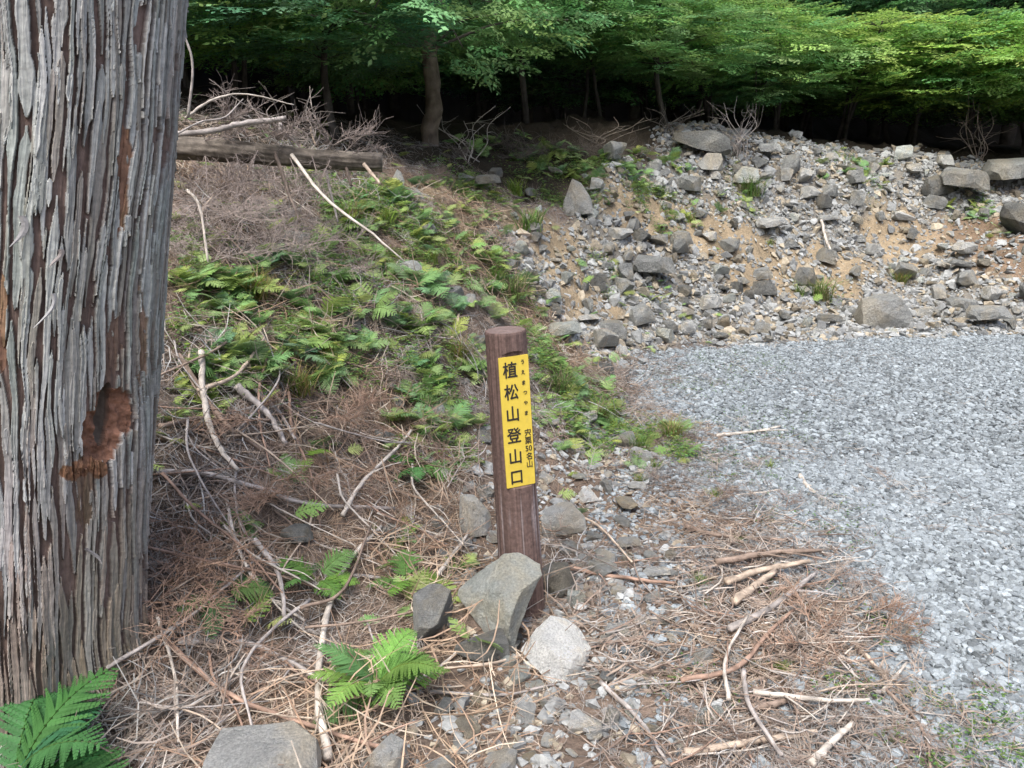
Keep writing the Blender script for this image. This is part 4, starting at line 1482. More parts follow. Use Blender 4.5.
for a in [
    ([(330, 775), (320, 720), (322, 660), (335, 605), (352, 572), (382, 540)], 10, 'pale', 'long pale barkless branch rising from the bottom of the photo left of the bright fern', .05, 1),
    ([(343, 530), (362, 497), (400, 457), (412, 443)], 5, 'pale', 'straight pale stick pointing up the bank left of the sign post', .05, 1),
    ([(158, 487), (205, 493), (260, 506), (310, 520), (395, 524)], 7, 'grey', 'long grey brown branch lying level across the litter right of the cedar', .06, 2),
    ([(204, 378), (207, 428), (220, 468), (240, 497)], 7, 'pale', 'pale upright bent stick standing against the level branch beside the cedar', .10, 0),
    ([(200, 415), (238, 398), (266, 362)], 5, 'tan', 'tan stick crossing the pale upright bent stick', .10, 0),
    ([(162, 446), (205, 437), (272, 441)], 6, 'brown', 'brown branch running out from the cedar above the level grey one', .07, 1),
    ([(238, 400), (268, 428), (288, 462)], 8, 'grey', 'thick grey stick lying beside the small yellow green fern', .06, 0),
    ([(250, 396), (280, 425), (296, 452)], 5, 'grey', 'thinner grey stick parallel to the thick grey one', .05, 0),
    ([(180, 372), (225, 438), (268, 472)], 6, 'brown', 'brown stick slanting down from the ferns beside the cedar', .07, 0),
    ([(228, 512), (238, 558), (262, 600), (305, 632)], 4, 'pale', 'thin curved pale twig below the level grey brown branch', .04, 0),
    ([(256, 562), (280, 596), (287, 642)], 6, 'grey', 'grey stick with a bent top between the two small ferns', .08, 0),
    ([(145, 630), (180, 668), (232, 712), (300, 738), (405, 772)], 6, 'red', 'long reddish branch running from the cedar foot to the bottom of the photo', .05, 1),
    ([(418, 614), (445, 578), (468, 546)], 6, 'pale', 'pale straight stick leaning up from the upright grey rock', .05, 0),
    ([(416, 690), (440, 675), (462, 655)], 4, 'pale', 'short pale twig in the litter right of the bright fern', .02, 0),
    ([(425, 680), (490, 674), (538, 659)], 4, 'tan', 'thin tan twig reaching to the pale whitish rock', .03, 0),
    ([(430, 697), (500, 700), (554, 691)], 4, 'grey', 'thin grey twig lying just in front of the tan one', .015, 0),
    ([(180, 655), (250, 660), (330, 696), (380, 712)], 7, 'grey', 'thick grey branch half buried between the cedar and the bright fern', .04, 1),
    ([(160, 640), (178, 700), (182, 772)], 4, 'pale', 'thin pale root like twig hanging down at the cedar foot', .08, 0),
    ([(302, 630), (345, 610), (372, 545)], 4, 'brown', 'brown twig crossing the top of the long pale branch', .08, 0),
    ([(570, 573), (620, 583), (674, 588)], 5, 'red', 'reddish stick lying right of the rock behind the post', .02, 1),
    ([(715, 575), (770, 566), (820, 562)], 7, 'brown', 'thick brown stick on top of the stick pile', .05, 2),
    ([(725, 596), (765, 582), (808, 573)], 8, 'tan', 'pale tan stick just below the top one of the stick pile', .05, 0),
    ([(732, 614), (750, 600), (774, 582)], 10, 'tan', 'short split tan stick with a broken end in the stick pile', .04, 0),
    ([(728, 640), (775, 616), (814, 583)], 8, 'grey', 'long grey stick slanting across the stick pile', .04, 1),
    ([(680, 697), (735, 682), (765, 650), (792, 624)], 6, 'red', 'reddish stick curving up through the stick pile', .05, 1),
    ([(684, 764), (760, 750), (816, 742)], 9, 'tan', 'thick tan stick lying level at the near end of the stick pile', .03, 0),
    ([(750, 718), (780, 714), (802, 704)], 8, 'brown', 'short thick brown stick near the bottom of the stick pile', .03, 0),
    ([(752, 704), (820, 712), (868, 714)], 6, 'pale', 'pale level stick with its tip reaching the clean gravel', .04, 1),
    ([(742, 686), (748, 722), (780, 775)], 6, 'grey', 'grey bent stick pointing down across the near sticks', .05, 0),
    ([(810, 775), (832, 752), (852, 734)], 10, 'pale', 'thick pale stick end at the bottom of the photo beside the gravel', .03, 0),
    ([(855, 650), (872, 668), (886, 684)], 6, 'tan', 'short tan stick lying on the gravel below the white flake', .015, 0),
    ([(882, 697), (892, 684), (906, 669)], 5, 'pale', 'short pale stick lying against the short tan one on the gravel', .015, 0),
    ([(884, 694), (912, 722), (926, 745), (929, 775)], 4, 'brown', 'thin curved brown twig on the gravel at the bottom of the photo', .015, 0),
    ([(727, 720), (724, 678), (746, 634)], 5, 'pale', 'pale bent twig standing out of the stick pile on its left side', .06, 0),
    ([(716, 438), (745, 436), (780, 430)], 4, 'pale', 'pale thin stick at the edge of the gravel beyond the litter', .015, 1),
    ([(720, 499), (750, 497), (780, 493)], 3, 'pale', 'thin pale twig lying level on the weedy gravel edge', .012, 0),
    ([(800, 478), (806, 488), (814, 496)], 5, 'pale', 'small forked pale stick on the weedy gravel', .012, 1),
    ([(684, 531), (720, 540), (790, 546)], 5, 'brown', 'brown stick lying just beyond the stick pile', .02, 2),
    ([(880, 700), (840, 680), (822, 672)], 4, 'grey', 'thin grey stick between the stick pile and the short tan stick', .015, 0),
    ([(600, 690), (640, 730), (668, 772)], 5, 'grey', 'grey stick slanting down at the bottom of the photo left of the stick pile', .02, 0),
    ([(450, 348), (456, 336), (459, 322)], 4, 'tan', 'short tan stub standing in the ferns left of the post top', .04, 0),
    ([(820, 232), (826, 255), (836, 272)], 3, 'pale', 'thin pale dead stem standing on the rubble slope', .12, 0),
    ([(570, 520), (600, 535), (632, 570)], 3, 'tan', 'thin tan twig among the stones right of the post', .03, 0),
]:
    hero_stick(*a)

ST_M = []
for q in range(12):
    rg = np.random.default_rng(400 + q)
    g = Geo()
    b = rg.uniform(-.18, .18); b2 = rg.uniform(-.1, .1)
    cl = [WC['grey'], WC['brown'], WC['tan'], WC['pale'], WC['red'], WC['brown']][q % 6]
    p = stick_geo(g, [(-.5, 0, 0), (-.2, b, .02), (.15, b + b2, .03), (.5, b2, 0)], .013, .006, cl, rg, 16, 6)
    if q % 2:
        i = 8
        stick_geo(g, [p[i], p[i] + np.array([.12, .09, .03]), p[i] + np.array([.25, .12, .01])], .007, .003, cl, rg, 6, 5)
    me = g.mesh('stick_shape', True); me.materials.append(M['wood'])
    ST_M.append(me)
krng = np.random.default_rng(77)


def put_sticks(n, poly, lmin, lmax, head, spread, group, liftmax=.04):
    us = [p[0] for p in poly]; vs = [p[1] for p in poly]
    c = 0
    while c < n:
        u, v = krng.uniform(min(us), max(us)), krng.uniform(min(vs), max(vs))
        if sdist(poly, np.array([u]), np.array([v]))[0] < 0: continue
        g = G(u, v)
        L = krng.uniform(lmin, lmax)
        a = head + krng.normal(0, spread)
        o = link('stick', ST_M[krng.integers(12)])
        e1 = g[:2] + np.array([math.cos(a), math.sin(a)]) * L * .4; e0 = g[:2] - np.array([math.cos(a), math.sin(a)]) * L * .4
        dz = float(gz(*e1) - gz(*e0))
        o.scale = (L, L, L * krng.uniform(.7, 1)) if L < .3 else (L, L * .8, L * .7)
        o.rotation_euler = (krng.uniform(-.3, .3), -math.atan2(dz, L * .8) + krng.normal(0, .06), a)
        o.location = (g[0], g[1], float(gz(e0[0], e0[1]) + gz(e1[0], e1[1])) / 2 + krng.uniform(.006, liftmax))
        tag(o, 'auto', 'stick', group)
        STICKS.append((o, u, v, L)); c += 1


put_sticks(125, [(700, 545), (800, 535), (850, 600), (870, 700), (850, 768), (640, 768), (680, 640)], .10, .36, .35, .9, 'sticks of the pile beside the gravel')
put_sticks(80, [(165, 370), (280, 380), (420, 470), (470, 530), (420, 660), (300, 760), (160, 760)], .12, .5, -.4, 1.0, 'sticks in the litter below the bank', .08)
put_sticks(30, [(165, 380), (300, 400), (430, 480), (460, 560), (400, 680), (220, 740), (165, 660)], .35, .75, -.5, .9, 'sticks in the litter below the bank', .10)
put_sticks(30, [(560, 470), (700, 430), (760, 520), (700, 640), (600, 640)], .08, .28, .2, 1.0, 'sticks between the post and the gravel', .02)
put_sticks(14, [(840, 440), (1000, 470), (1010, 620), (900, 640)], .05, .14, .2, 1.2, 'twigs scattered on the gravel', .012)
put_sticks(26, [(185, 190), (300, 190), (420, 300), (460, 420), (300, 380), (190, 330)], .15, .5, -.7, .9, 'sticks under the log on the bank', .12)


# ---------------------------------------------------------------- the fallen log
def dead_spray(g, p0, d, L, rng, col, n=14, r=.0035):
    """feathery dead cedar twig"""
    d = np.array(d, float); d /= np.linalg.norm(d)
    pts = [p0, p0 + d * L * .5 + [0, 0, -.04 * L], p0 + d * L + [0, 0, -.22 * L]]
    p = stick_geo(g, pts, r, r * .4, col, rng, 10, 4)
    for q in range(n):
        i = int(rng.integers(1, 9))
        s = np.cross(d, [0, 0, 1]) * rng.choice([-1, 1]) * rng.uniform(.4, 1) + d * rng.uniform(.3, 1) + np.array([0, 0, rng.uniform(-.5, .7)])
        l = L * rng.uniform(.12, .38)
        a = p[i]
        bend = rng.normal(0, .25, 3)
        V, Q, T = tube(smooth_path([a, a + s * l * .5, a + (s + bend) * l], 5), np.linspace(r * .55, r * .25, 5), 3, False)
        g.add(V, Q=Q, C=np.array(col) * rng.uniform(.8, 1.2))
        for w_ in range(3):
            s2 = s + rng.normal(0, .7, 3)
            b = a + s * l * rng.uniform(.3, .9)
            V, Q, T = tube(np.array([b, b + s2 * l * .22, b + (s2 + rng.normal(0, .4, 3)) * l * .4]), np.array([.4, .3, .2]) * r, 3, False)
            g.add(V, Q=Q, C=np.array(col) * rng.uniform(.8, 1.2))


def make_log():
    rng = np.random.default_rng(66)
    a, b = P(95, 149, 4.75), P(382, 159, 4.9)
    root = empty('fallen_log', tuple(a), 'fallen tree trunk with a sawn end propped across the top of the bank', 'log')
    n, k = 60, 40
    t = np.linspace(0, 1, n)
    p = a[None] + (b - a)[None] * t[:, None] + np.stack([0 * t, 0 * t, .022 * np.sin(t * 5)], -1) - a
    ang = np.linspace(0, 2 * np.pi, k, endpoint=False)
    V, C = [], []
    ax = (b - a) / np.linalg.norm(b - a); s1 = np.cross([0, 0, 1], ax); s1 /= np.linalg.norm(s1); s2 = np.cross(ax, s1)
    for i in range(n):
        r = (.072 - .020 * t[i]) * (1 + .07 * vn(ang * 1.3, 0 * ang + t[i] * 7, 3) + .13 * vn(ang * 9, 0 * ang + t[i] * 14, 4))
        V.append(p[i] + (np.cos(ang) * r)[:, None] * s1 + (np.sin(ang) * r)[:, None] * s2)
        C.append(np.array([.125, .108, .09])[None] * (1 + .45 * fbm(ang * 6, 0 * ang + t[i] * 14, 4, 5))[:, None])
    V = np.concatenate(V + [p[-1:] + ax * .004]); C = np.concatenate(C + [np.array([[.33, .27, .2]])])
    i = np.arange(n - 1)[:, None] * k; j = np.arange(k)[None]; j2 = (j + 1) % k
    Q = np.stack([i + j, i + j2, i + k + j2, i + k + j], -1).reshape(-1, 4)
    T = np.stack([(n - 1) * k + j[0], (n - 1) * k + j2[0], np.full(k, n * k)], -1)
    link('trunk', mesh_np('trunk', V, [Q, T], True, C.clip(.02, 1)), root, mat=attr_mat('log_bark', .95, 0, .1, .35, 30, .012))
    L = np.linalg.norm(b - a)

    def stub(px, r0, r1, col):
        g = Geo()
        stick_geo(g, [P(*q) - a for q in px], r0, r1, WC[col], rng, 14, 7)
        link('branch_stub', g.mesh('branch_stub', True), root, mat=M['wood'])
    stub([(275, 152, 4.8), (286, 185, 4.7), (300, 222, 4.55)], .012, .008, 'dark')
    stub([(292, 155, 4.75), (325, 198, 4.5), (370, 232, 4.3), (405, 262, 4.25)], .011, .004, 'pale')
    stub([(325, 165, 4.85), (330, 190, 4.85), (338, 222, 4.8)], .010, .006, 'grey')
    stub([(346, 166, 4.85), (350, 182, 4.8), (352, 186, 4.8)], .010, .007, 'dark')
    stub([(364, 164, 4.8), (372, 174, 4.75), (380, 184, 4.7)], .011, .009, 'tan')
    stub([(278, 140, 4.8), (279, 130, 4.8), (281, 124, 4.8)], .016, .013, 'grey')
    stub([(316, 146, 4.8), (313, 138, 4.8), (310, 127, 4.8)], .007, .005, 'tan')
    for px, dr, ln, nn in (((215, 136), (.6, -.1, .5), .36, 26), ((240, 138), (.9, .1, .25), .34, 26), ((262, 140), (1, -.2, .3), .34, 22), ((325, 150), (.9, -.1, .5), .36, 30), ((345, 152), (.6, 0, .6), .24, 22), ((352, 154), (1, .1, .4), .20, 18),
                           ((235, 150), (.3, -.5, -.6), .26, 18), ((258, 150), (-.3, -.5, -.7), .30, 18), ((312, 156), (.3, -.5, -.7), .26, 20), ((200, 142), (1, -.2, .3), .3, 20), ((225, 140), (.2, -.3, .9), .34, 28), ((250, 140), (-.4, -.2, .7), .30, 26), ((275, 144), (.7, -.4, .6), .34, 26), ((300, 146), (-.6, -.2, .5), .3, 24), ((335, 150), (-.4, -.3, .8), .26, 26),
                           ((290, 158), (.5, -.5, -.9), .32, 22), ((225, 156), (.6, -.5, -.9), .36, 24), ((330, 160), (-.3, -.6, -.8), .26, 20), ((205, 150), (.2, -.6, -.6), .34, 22)):
        g = Geo()
        dead_spray(g, P(px[0], px[1], 4.78) - a, dr, ln, rng, (.235, .195, .175), nn)
        link('dead_twig', g.mesh('dead_twig'), root, mat=M['wood'])
    # loose things lying on or leaning against the log
    for px, r0, r1, cl, lab, nm in (
        ([(150, 137, 4.5), (215, 130, 4.6), (240, 124, 4.65), (286, 118, 4.7)], .018, .015, 'grey', 'thick broken grey branch lying along the top of the log', 'fallen_branch'),
        ([(185, 118, 4.4), (212, 100, 4.5), (245, 94, 4.6), (294, 105, 4.7)], .008, .003, 'pale', 'thin pale branch arching above the log', 'fallen_branch'),
        ([(175, 135, 4.3), (200, 122, 4.4), (225, 117, 4.5), (243, 99, 4.6)], .006, .003, 'grey', 'thin forked grey twig rising beside the cedar above the log', 'fallen_branch'),
        ([(187, 190, 4.0), (200, 208, 3.95), (208, 262, 3.85)], .008, .006, 'pale', 'pale bent stick standing on the bank close to the cedar', 'fallen_branch'),
        ([(172, 10, 4.2), (192, 60, 4.2), (188, 118, 4.2)], .005, .007, 'grey', 'thin upright grey stem beside the cedar', 'fallen_branch'),
    ):
        g = Geo(); p0 = P(*px[0])
        stick_geo(g, [P(*q) - p0 for q in px], r0, r1, WC[cl], rng, 20, 6)
        tag(link(nm, g.mesh(nm, True), loc=tuple(p0), mat=M['wood']), lab, 'branch')
    # heaps of dead cedar brush below the log
    for q, (u, v, L_) in enumerate(((215, 200, .5), (250, 215, .55), (225, 245, .5), (280, 235, .5), (300, 205, .45), (205, 225, .4), (330, 240, .4), (245, 270, .4), (180, 560, .35), (190, 590, .35), (170, 620, .3), (395, 440, .3), (330, 430, .35), (500, 245, .3), (205, 530, .3), (870, 640, .2), (820, 655, .2), (195, 220, .5), (235, 190, .5), (265, 200, .5), (290, 255, .5), (215, 270, .45), (260, 245, .5), (310, 265, .4), (190, 255, .4), (345, 280, .35), (240, 225, .5), (225, 640, .35), (280, 500, .35), (505, 152, .5), (540, 154, .55), (570, 152, .5), (600, 158, .5), (455, 160, .4), (630, 160, .45), (520, 162, .4), (560, 160, .45), (430, 475, .3), (260, 430, .3), (350, 480, .3))):
        g = Geo(); p0 = G(u, v)
        for w_ in range(4):
            an = rng.uniform(0, 6.28)
            dead_spray(g, rng.normal(0, .05, 3) * [1, 1, .3] + [0, 0, .04], (math.cos(an), math.sin(an), rng.uniform(.0, .45)), L_ * rng.uniform(.6, 1), rng, (.13, .11, .095) if v < 165 else (.30, .25, .225) if v < 300 else (.28, .19, .14), 26, .0028)  # heaps at the forest edge coloured darker in place of shade
        tag(link('dead_cedar_spray', g.mesh('dead_cedar_spray'), loc=(p0[0], p0[1], float(gz(p0[0], p0[1]))), mat=M['litter']), 'auto', 'dead twigs', 'heaps of dead cedar twigs')
        SPRAYS.append((COL.objects[-1], u, v, L_))


SPRAYS = []
make_log()


def litter_sprays(n, seed):
    rng = np.random.default_rng(seed)
    tps = []
    for q in range(4):
        g = Geo(); rg = np.random.default_rng(seed + q)
        dead_spray(g, np.zeros(3), (1, 0, .05), 1.0, rg, (1, 1, 1), 20, .011)
        V, F, C = g.arrays()
        tps.append((V * [1, 1, .45], F[0]))
    x, y = pick(rng, n, -3.3, 2.3, 1.45, 6.8, lambda x, y: litter_density(x, y) * .8, 1.3)
    z = gz(x, y); nr = gn(x, y); k = rng.integers(0, 4, len(x)); geo = Geo()
    for q, (V, F) in enumerate(tps):
        w_ = k == q; c = int(w_.sum())
        Mx = align(nr[w_]) @ rotz(rng.uniform(0, 6.28, c)) @ rotx(rng.normal(0, .3, c)) * rng.uniform(.10, .26, c)[:, None, None]
        T = np.stack([x[w_], y[w_], z[w_] + rng.uniform(.01, .05, c)], -1)
        col = litter_cols(rng, c) * rng.uniform(.8, 1.2, (c, 1))
        geo.add(tile(V, Mx, T), Q=tile_faces(F, len(V), c), C=np.repeat(col, len(V), 0))
    tag(link('dead_cedar_litter', geo.mesh('dead_cedar_litter'), mat=M['litter']), kind='stuff')


litter_sprays(2600, 640)

# ---------------------------------------------------------------- the forest edge
def leaf_spray(rng, leaf=.055, L=.45, dens=1.0):
    """flat twig with alternate leaves, along +x"""
    V, F, c = [], [], 0
    def twig(p, d, l):
        nonlocal c
        n = max(3, int(l / .026 * dens))
        for q in range(n):
            t = (q + .5) / n
            b = p + d * l * t - np.array([0, 0, .10 * l * t * t])
            sg = 1 if q % 2 else -1
            ld = d * .75 + sg * np.array([-d[1], d[0], 0]) * .75 + np.array([0, 0, rng.normal(-.18, .22)])
            ld /= np.linalg.norm(ld)
            s = leaf * rng.uniform(.7, 1.15)
            sd = np.cross(ld, [0, 0, 1]); sd = sd / np.linalg.norm(sd) * s * .24
            sd = sd + np.array([0, 0, rng.normal(0, s * .08)])
            V.extend([b, b + ld * s * .45 + sd, b + ld * s, b + ld * s * .45 - sd]); F.append((c, c + 1, c + 2, c + 3)); c += 4
    d0 = np.array([1.0, 0, 0])
    twig(np.zeros(3), d0, L)
    for q in range(7):
        t = .12 + .78 * q / 7
        sg = 1 if q % 2 else -1
        a = sg * rng.uniform(.55, 1.1)
        twig(d0 * L * t, np.array([math.cos(a), math.sin(a), rng.normal(0, .06)]), L * (.62 - .42 * t))
    return np.array(V), np.array(F)


lrng = np.random.default_rng(12)
SPR = [leaf_spray(lrng) for q in range(5)]
SPRB = [leaf_spray(lrng, .095, .8, .5) for q in range(4)]


def crown_mesh(name, cen, rad, n, tone, seed, tpl=SPR, layers=13, scale=(.8, 1.25), hollow=.35, droop=.12):
    rng = np.random.default_rng(seed)
    geo = Geo(); anchors = []
    cen = np.array(cen, float)
    lz = np.sort(rng.uniform(-.95, .95, layers))
    lobes = rng.uniform(.72, 1.18, 12)
    per = [[] for _ in tpl]
    for q in range(n):
        z = lz[rng.integers(layers)] + rng.normal(0, .07)
        a = rng.uniform(0, 6.283)
        rmax = math.sqrt(max(.04, 1 - min(.98, z * z))) * lobes[int(a / 6.284 * 12)] * (1 + .12 * math.sin(a * 5 + z * 9))
        rr = rmax * (hollow + (1 - hollow) * rng.random() ** .6)
        p = cen + np.array([math.cos(a) * rr * rad[0], math.sin(a) * rr * rad[1], z * rad[2] - .10 * rr * rad[2]])
        per[rng.integers(len(tpl))].append((p, a + rng.normal(0, .5), droop + rng.normal(0, .26), rng.uniform(*scale), rng.normal(0, .25)))
        anchors.append(p)
    for (tv, tf), L in zip(tpl, per):
        if not L: continue
        k = len(L)
        T = np.array([l[0] for l in L]); hd = np.array([l[1] for l in L]); dr = np.array([l[2] for l in L]); sc = np.array([l[3] for l in L]); rl = np.array([l[4] for l in L])
        cd_, sd2 = np.cos(dr), np.sin(dr); o_, l_ = np.zeros(k), np.ones(k)
        Ry = np.stack([np.stack([cd_, o_, sd2], -1), np.stack([o_, l_, o_], -1), np.stack([-sd2, o_, cd_], -1)], -2)
        Mx = rotz(hd) @ Ry @ rotx(rl) * sc[:, None, None]
        V = tile(tv, Mx, T)
        cs = np.array(tone)[None] * rng.uniform(.75, 1.25, (k, 1)) * np.stack([rng.uniform(.8, 1.3, k), np.ones(k), rng.uniform(.8, 1.2, k)], -1)
        cl = np.repeat(cs, len(tv), 0) * np.repeat(rng.uniform(.8, 1.2, (k * len(tv) // 4, 1)), 4, 0)
        geo.add(V, Q=tile_faces(tf, len(tv), k), C=cl)
    me = geo.mesh(name); me.materials.append(M['leaf'])
    return me, anchors


def wood_mesh(name, stems, anchors, seed, r=.04, col=(.062, .055, .047), nlimb=16):
    rng = np.random.default_rng(seed)
    g = Geo(); paths = []
    for s in stems:
        paths.append(stick_geo(g, s, r, r * .35, col, rng, 18, 7))
    idx = rng.choice(len(anchors), min(nlimb, len(anchors)), replace=False)
    for i in idx:
        a = anchors[i]
        p = paths[rng.integers(len(paths))]
        d = p[:, 2] - (a[2] - .25 * np.linalg.norm(p[:, :2] - a[:2], axis=1))
        k = int(np.argmin(np.abs(d)))
        b = p[k]
        stick_geo(g, [b, b * .5 + a * .5 + [0, 0, .06], a], r * .3, r * .1, col, rng, 10, 4)
    me = g.mesh(name, True); me.materials.append(M['bark_dark'])
    return me


# broad-leaved young trees of the forest edge: crown centre (x, y relative), each with stems
def edge_tree_kind(seed, h, rad, n, tone, nst):
    rng = np.random.default_rng(seed)
    cen = (0, 0, h - rad[2])
    cm, an = crown_mesh('crown', cen, rad, n, tone, seed)
    stems = []
    for q in range(nst):
        a = rng.uniform(0, 6.28); s = rng.uniform(.05, .5) * rad[0] if nst > 1 else .1
        stems.append([(rng.normal(0, .06), rng.normal(0, .06), -.1), (math.cos(a) * s * .25, math.sin(a) * s * .25, h * .35), (math.cos(a) * s * .8, math.sin(a) * s * .8, h * .7), (math.cos(a) * s, math.sin(a) * s, h * .92)])
    return cm, wood_mesh('trunk', stems, an, seed + 1, .045 if nst == 1 else .028)


LT_Y, LT_G, LT_B = (.25, .43, .13), (.20, .38, .13), (.16, .33, .15)
KINDS = {
    'yellow': [edge_tree_kind(500 + q, 2.5, (1.35, 1.1, .85), 330, LT_Y, 3) for q in range(3)],
    'green': [edge_tree_kind(510 + q, 2.6, (1.4, 1.2, .8), 330, LT_G, 2) for q in range(3)],
    'blue': [edge_tree_kind(520 + q, 3.1, (1.3, 1.1, .85), 360, LT_B, 1) for q in range(3)],
}
TREES = []


def put_tree(u, Y, z_top, kind, var, sx, label, group='young trees along the forest edge', dz=None):
    a = (u - 512) / FPX
    y = Y
    x = a * (Y * cp + .3)
    z0 = float(gz(x, y))
    cm, wm = KINDS[kind][var]
    h0 = 2.5 if kind == 'yellow' else 2.6 if kind == 'green' else 3.1
    s = (z_top - z0) / h0
    root = empty('broadleaf_tree', (x, y, z0), label, 'tree', group)
    root.scale = (sx, sx, s); root.rotation_euler = (0, 0, random.uniform(0, 6.28))
    link('trunk', wm, root); link('crown', cm, root)
    TREES.append((root, u, 60, s))


for t in [
    # u, Y, top z, kind, variant, horizontal scale, label
    (255, 7.6, 3.55, 'green', 0, 1.05, 'leafy tree hanging over the fallen log'),
    (335, 7.3, 3.25, 'blue', 1, .95, 'low leafy branches hanging above the cut end of the fallen log'),
    (205, 9.3, 4.6, 'green', 1, 1.1, 'leafy tree just right of the cedar trunk'),
    (360, 9.6, 4.8, 'blue', 0, 1.1, 'blue green tree behind the slim curved trunk'),
    (520, 10.2, 4.4, 'blue', 1, 1.0, 'blue green tree between the slim curved trunk and the pale dead branches'),
    (590, 10.6, 4.1, 'green', 2, 1.0, 'green tree over the ferns at the top of the bank'),
    (650, 10.2, 3.45, 'blue', 2, .95, 'blue green tree with low leaves left of the dead bush'),
    (640, 12.2, 4.5, 'yellow', 0, 1.1, 'taller yellow green tree behind the low blue green one'),
    (700, 11.4, 3.7, 'yellow', 1, 1.0, 'bright yellow green tree above the dead bush'),
    (765, 12.0, 3.55, 'yellow', 2, 1.1, 'bright yellow green tree right of the dead bush'),
    (745, 11.0, 2.95, 'green', 0, .55, 'low olive bush spreading right above the dead bush'),
    (830, 12.2, 3.6, 'yellow', 0, 1.15, 'wide yellow green tree with a rounded top above the rubble ridge'),
    (895, 12.0, 3.5, 'yellow', 1, 1.15, 'yellow green tree right of the wide rounded one'),
    (950, 11.8, 3.4, 'green', 1, 1.1, 'green tree at the right end of the rubble ridge'),
    (1010, 11.2, 3.55, 'green', 2, 1.1, 'dull green tree over the largest slab'),
    (1075, 10.6, 3.6, 'yellow', 2, 1.1, 'olive tree cut by the right edge of the photo'),
    (430, 12.2, 5.2, 'green', 2, 1.3, 'dark leafy tree far behind the slim curved trunk'),
    (560, 13.2, 5.6, 'green', 0, 1.4, 'tall green tree filling the top of the photo above the sign post'),
    (800, 14.6, 5.6, 'blue', 0, 1.5, 'dark tree rising behind the yellow green tops'),
    (900, 14.6, 5.5, 'blue', 1, 1.5, 'dark tree rising behind the green tree on the ridge'),
    (1000, 14.2, 5.4, 'blue', 2, 1.5, 'dark tree rising behind the dull green tree'),
    (700, 14.8, 5.9, 'blue', 1, 1.5, 'dark tree rising behind the tree above the dead bush'),
    (300, 12.6, 5.6, 'blue', 2, 1.4, 'dark tree deep behind the fallen log'),
    (480, 11.6, 3.5, 'blue', 0, 1.1, 'low dark bushy tree behind the crooked pale branches'),
    (555, 11.8, 3.35, 'green', 1, 1.1, 'low dark bushy tree behind the ferns at the bank top'),
    (690, 12.6, 3.3, 'blue', 1, 1.2, 'low dark bushy tree behind the leafless bush'),
    (790, 13.2, 3.3, 'green', 2, 1.2, 'low shaded tree under the yellow green tops'),
    (870, 13.2, 3.2, 'blue', 2, 1.2, 'low shaded tree in the gap above the middle of the ridge'),
    (955, 12.9, 3.1, 'green', 0, 1.2, 'low shaded tree behind the bare stems on the ridge'),
    (1030, 12.4, 3.1, 'blue', 0, 1.2, 'low shaded tree behind the largest slab'),
    (370, 10.6, 3.6, 'green', 0, 1.1, 'low dark bushy tree left of the slim curved trunk'),
]:
    put_tree(*t)


def slim_tree():
    """the slim curved trunk standing on the bank top"""
    base = G(428, 158)
    base = np.array([base[0], 8.1, float(gz(base[0], 8.1)) - .05])
    root = empty('broadleaf_tree', tuple(base), 'slim tree with a smooth bare trunk curving out of the bank top', 'tree')
    px = [(425, 160, 8.1), (431, 130, 8.15), (434, 95, 8.2), (430, 50, 8.25), (426, 10, 8.3), (426, -60, 8.4), (440, -150, 8.6)]
    pts = [P(*q) - base for q in px]; pts[0][2] -= .1
    cm, an = crown_mesh('crown', pts[-2] + np.array([-.3, -.3, -.25]), (1.9, 1.5, 1.0), 620, LT_B, 700)
    rng = np.random.default_rng(5)
    g = Geo()
    stick_geo(g, pts, .095, .055, (.17, .135, .105), rng, 30, 12)
    for i in rng.choice(len(an), 22, replace=False):
        b = pts[3 + int(rng.integers(3))]
        stick_geo(g, [b, b * .5 + an[i] * .5 + [0, 0, .1], an[i]], .018, .006, (.12, .105, .09), rng, 10, 5)
    tm = g.mesh('trunk', True); tm.materials.append(M['bark_dark'])
    link('trunk', tm, root); link('crown', cm, root)


slim_tree()

# the tall dark wood behind
CON = []
for q in range(3):
    cm, an = crown_mesh('crown', (0, 0, 7.6), (2.0, 2.0, 4.4), 620, (.045, .095, .040), 800 + q, SPRB, 16, (.9, 1.4), .1, .35)
    rg = np.random.default_rng(900 + q)
    g = Geo()
    p = stick_geo(g, [(0, 0, -.3), (.03, 0, 2), (0, .05, 6), (.02, 0, 11)], .13, .05, (.05, .042, .035), rg, 24, 9)
    for w_ in range(26):
        a = rg.uniform(0, 6.28); z = rg.uniform(.8, 4.5); l = rg.uniform(.3, 1.2)
        stick_geo(g, [(0, 0, z), (math.cos(a) * l * .6, math.sin(a) * l * .6, z + .05), (math.cos(a) * l, math.sin(a) * l, z - .12)], .012, .004, (.07, .06, .05), rg, 7, 4)
    tm = g.mesh('trunk', True); tm.materials.append(M['bark_dark'])
    CON.append((cm, tm))
crng = np.random.default_rng(41)
cnt = 0
for row, Y in enumerate((13.2, 15.2, 17.2, 19.4, 22.0, 25.0)):
    for k in range(15):
        xx = -13 + k * 2.05 + crng.uniform(-.6, .6) + (row % 2) * 1.0; yy = Y + crng.uniform(-.6, .6)
        if row == 0 and xx > -3.0: continue
        u, v = proj(xx, yy, 2.5)
        if not (-380 < u < 1400): continue
        root = empty('conifer_tree', (xx, yy, float(gz(xx, yy))), 'auto', 'tree', 'dark conifers of the wood behind')
        cm, tm = CON[crng.integers(3)]
        link('trunk', tm, root); link('crown', cm, root)
        s = crng.uniform(.85, 1.15); root.scale = (s, s, s); root.rotation_euler = (crng.normal(0, .03), crng.normal(0, .03), crng.uniform(0, 6.28))
        CONIF = globals().setdefault('CONIF', [])
        CONIF.append((root, u, float(v), s))
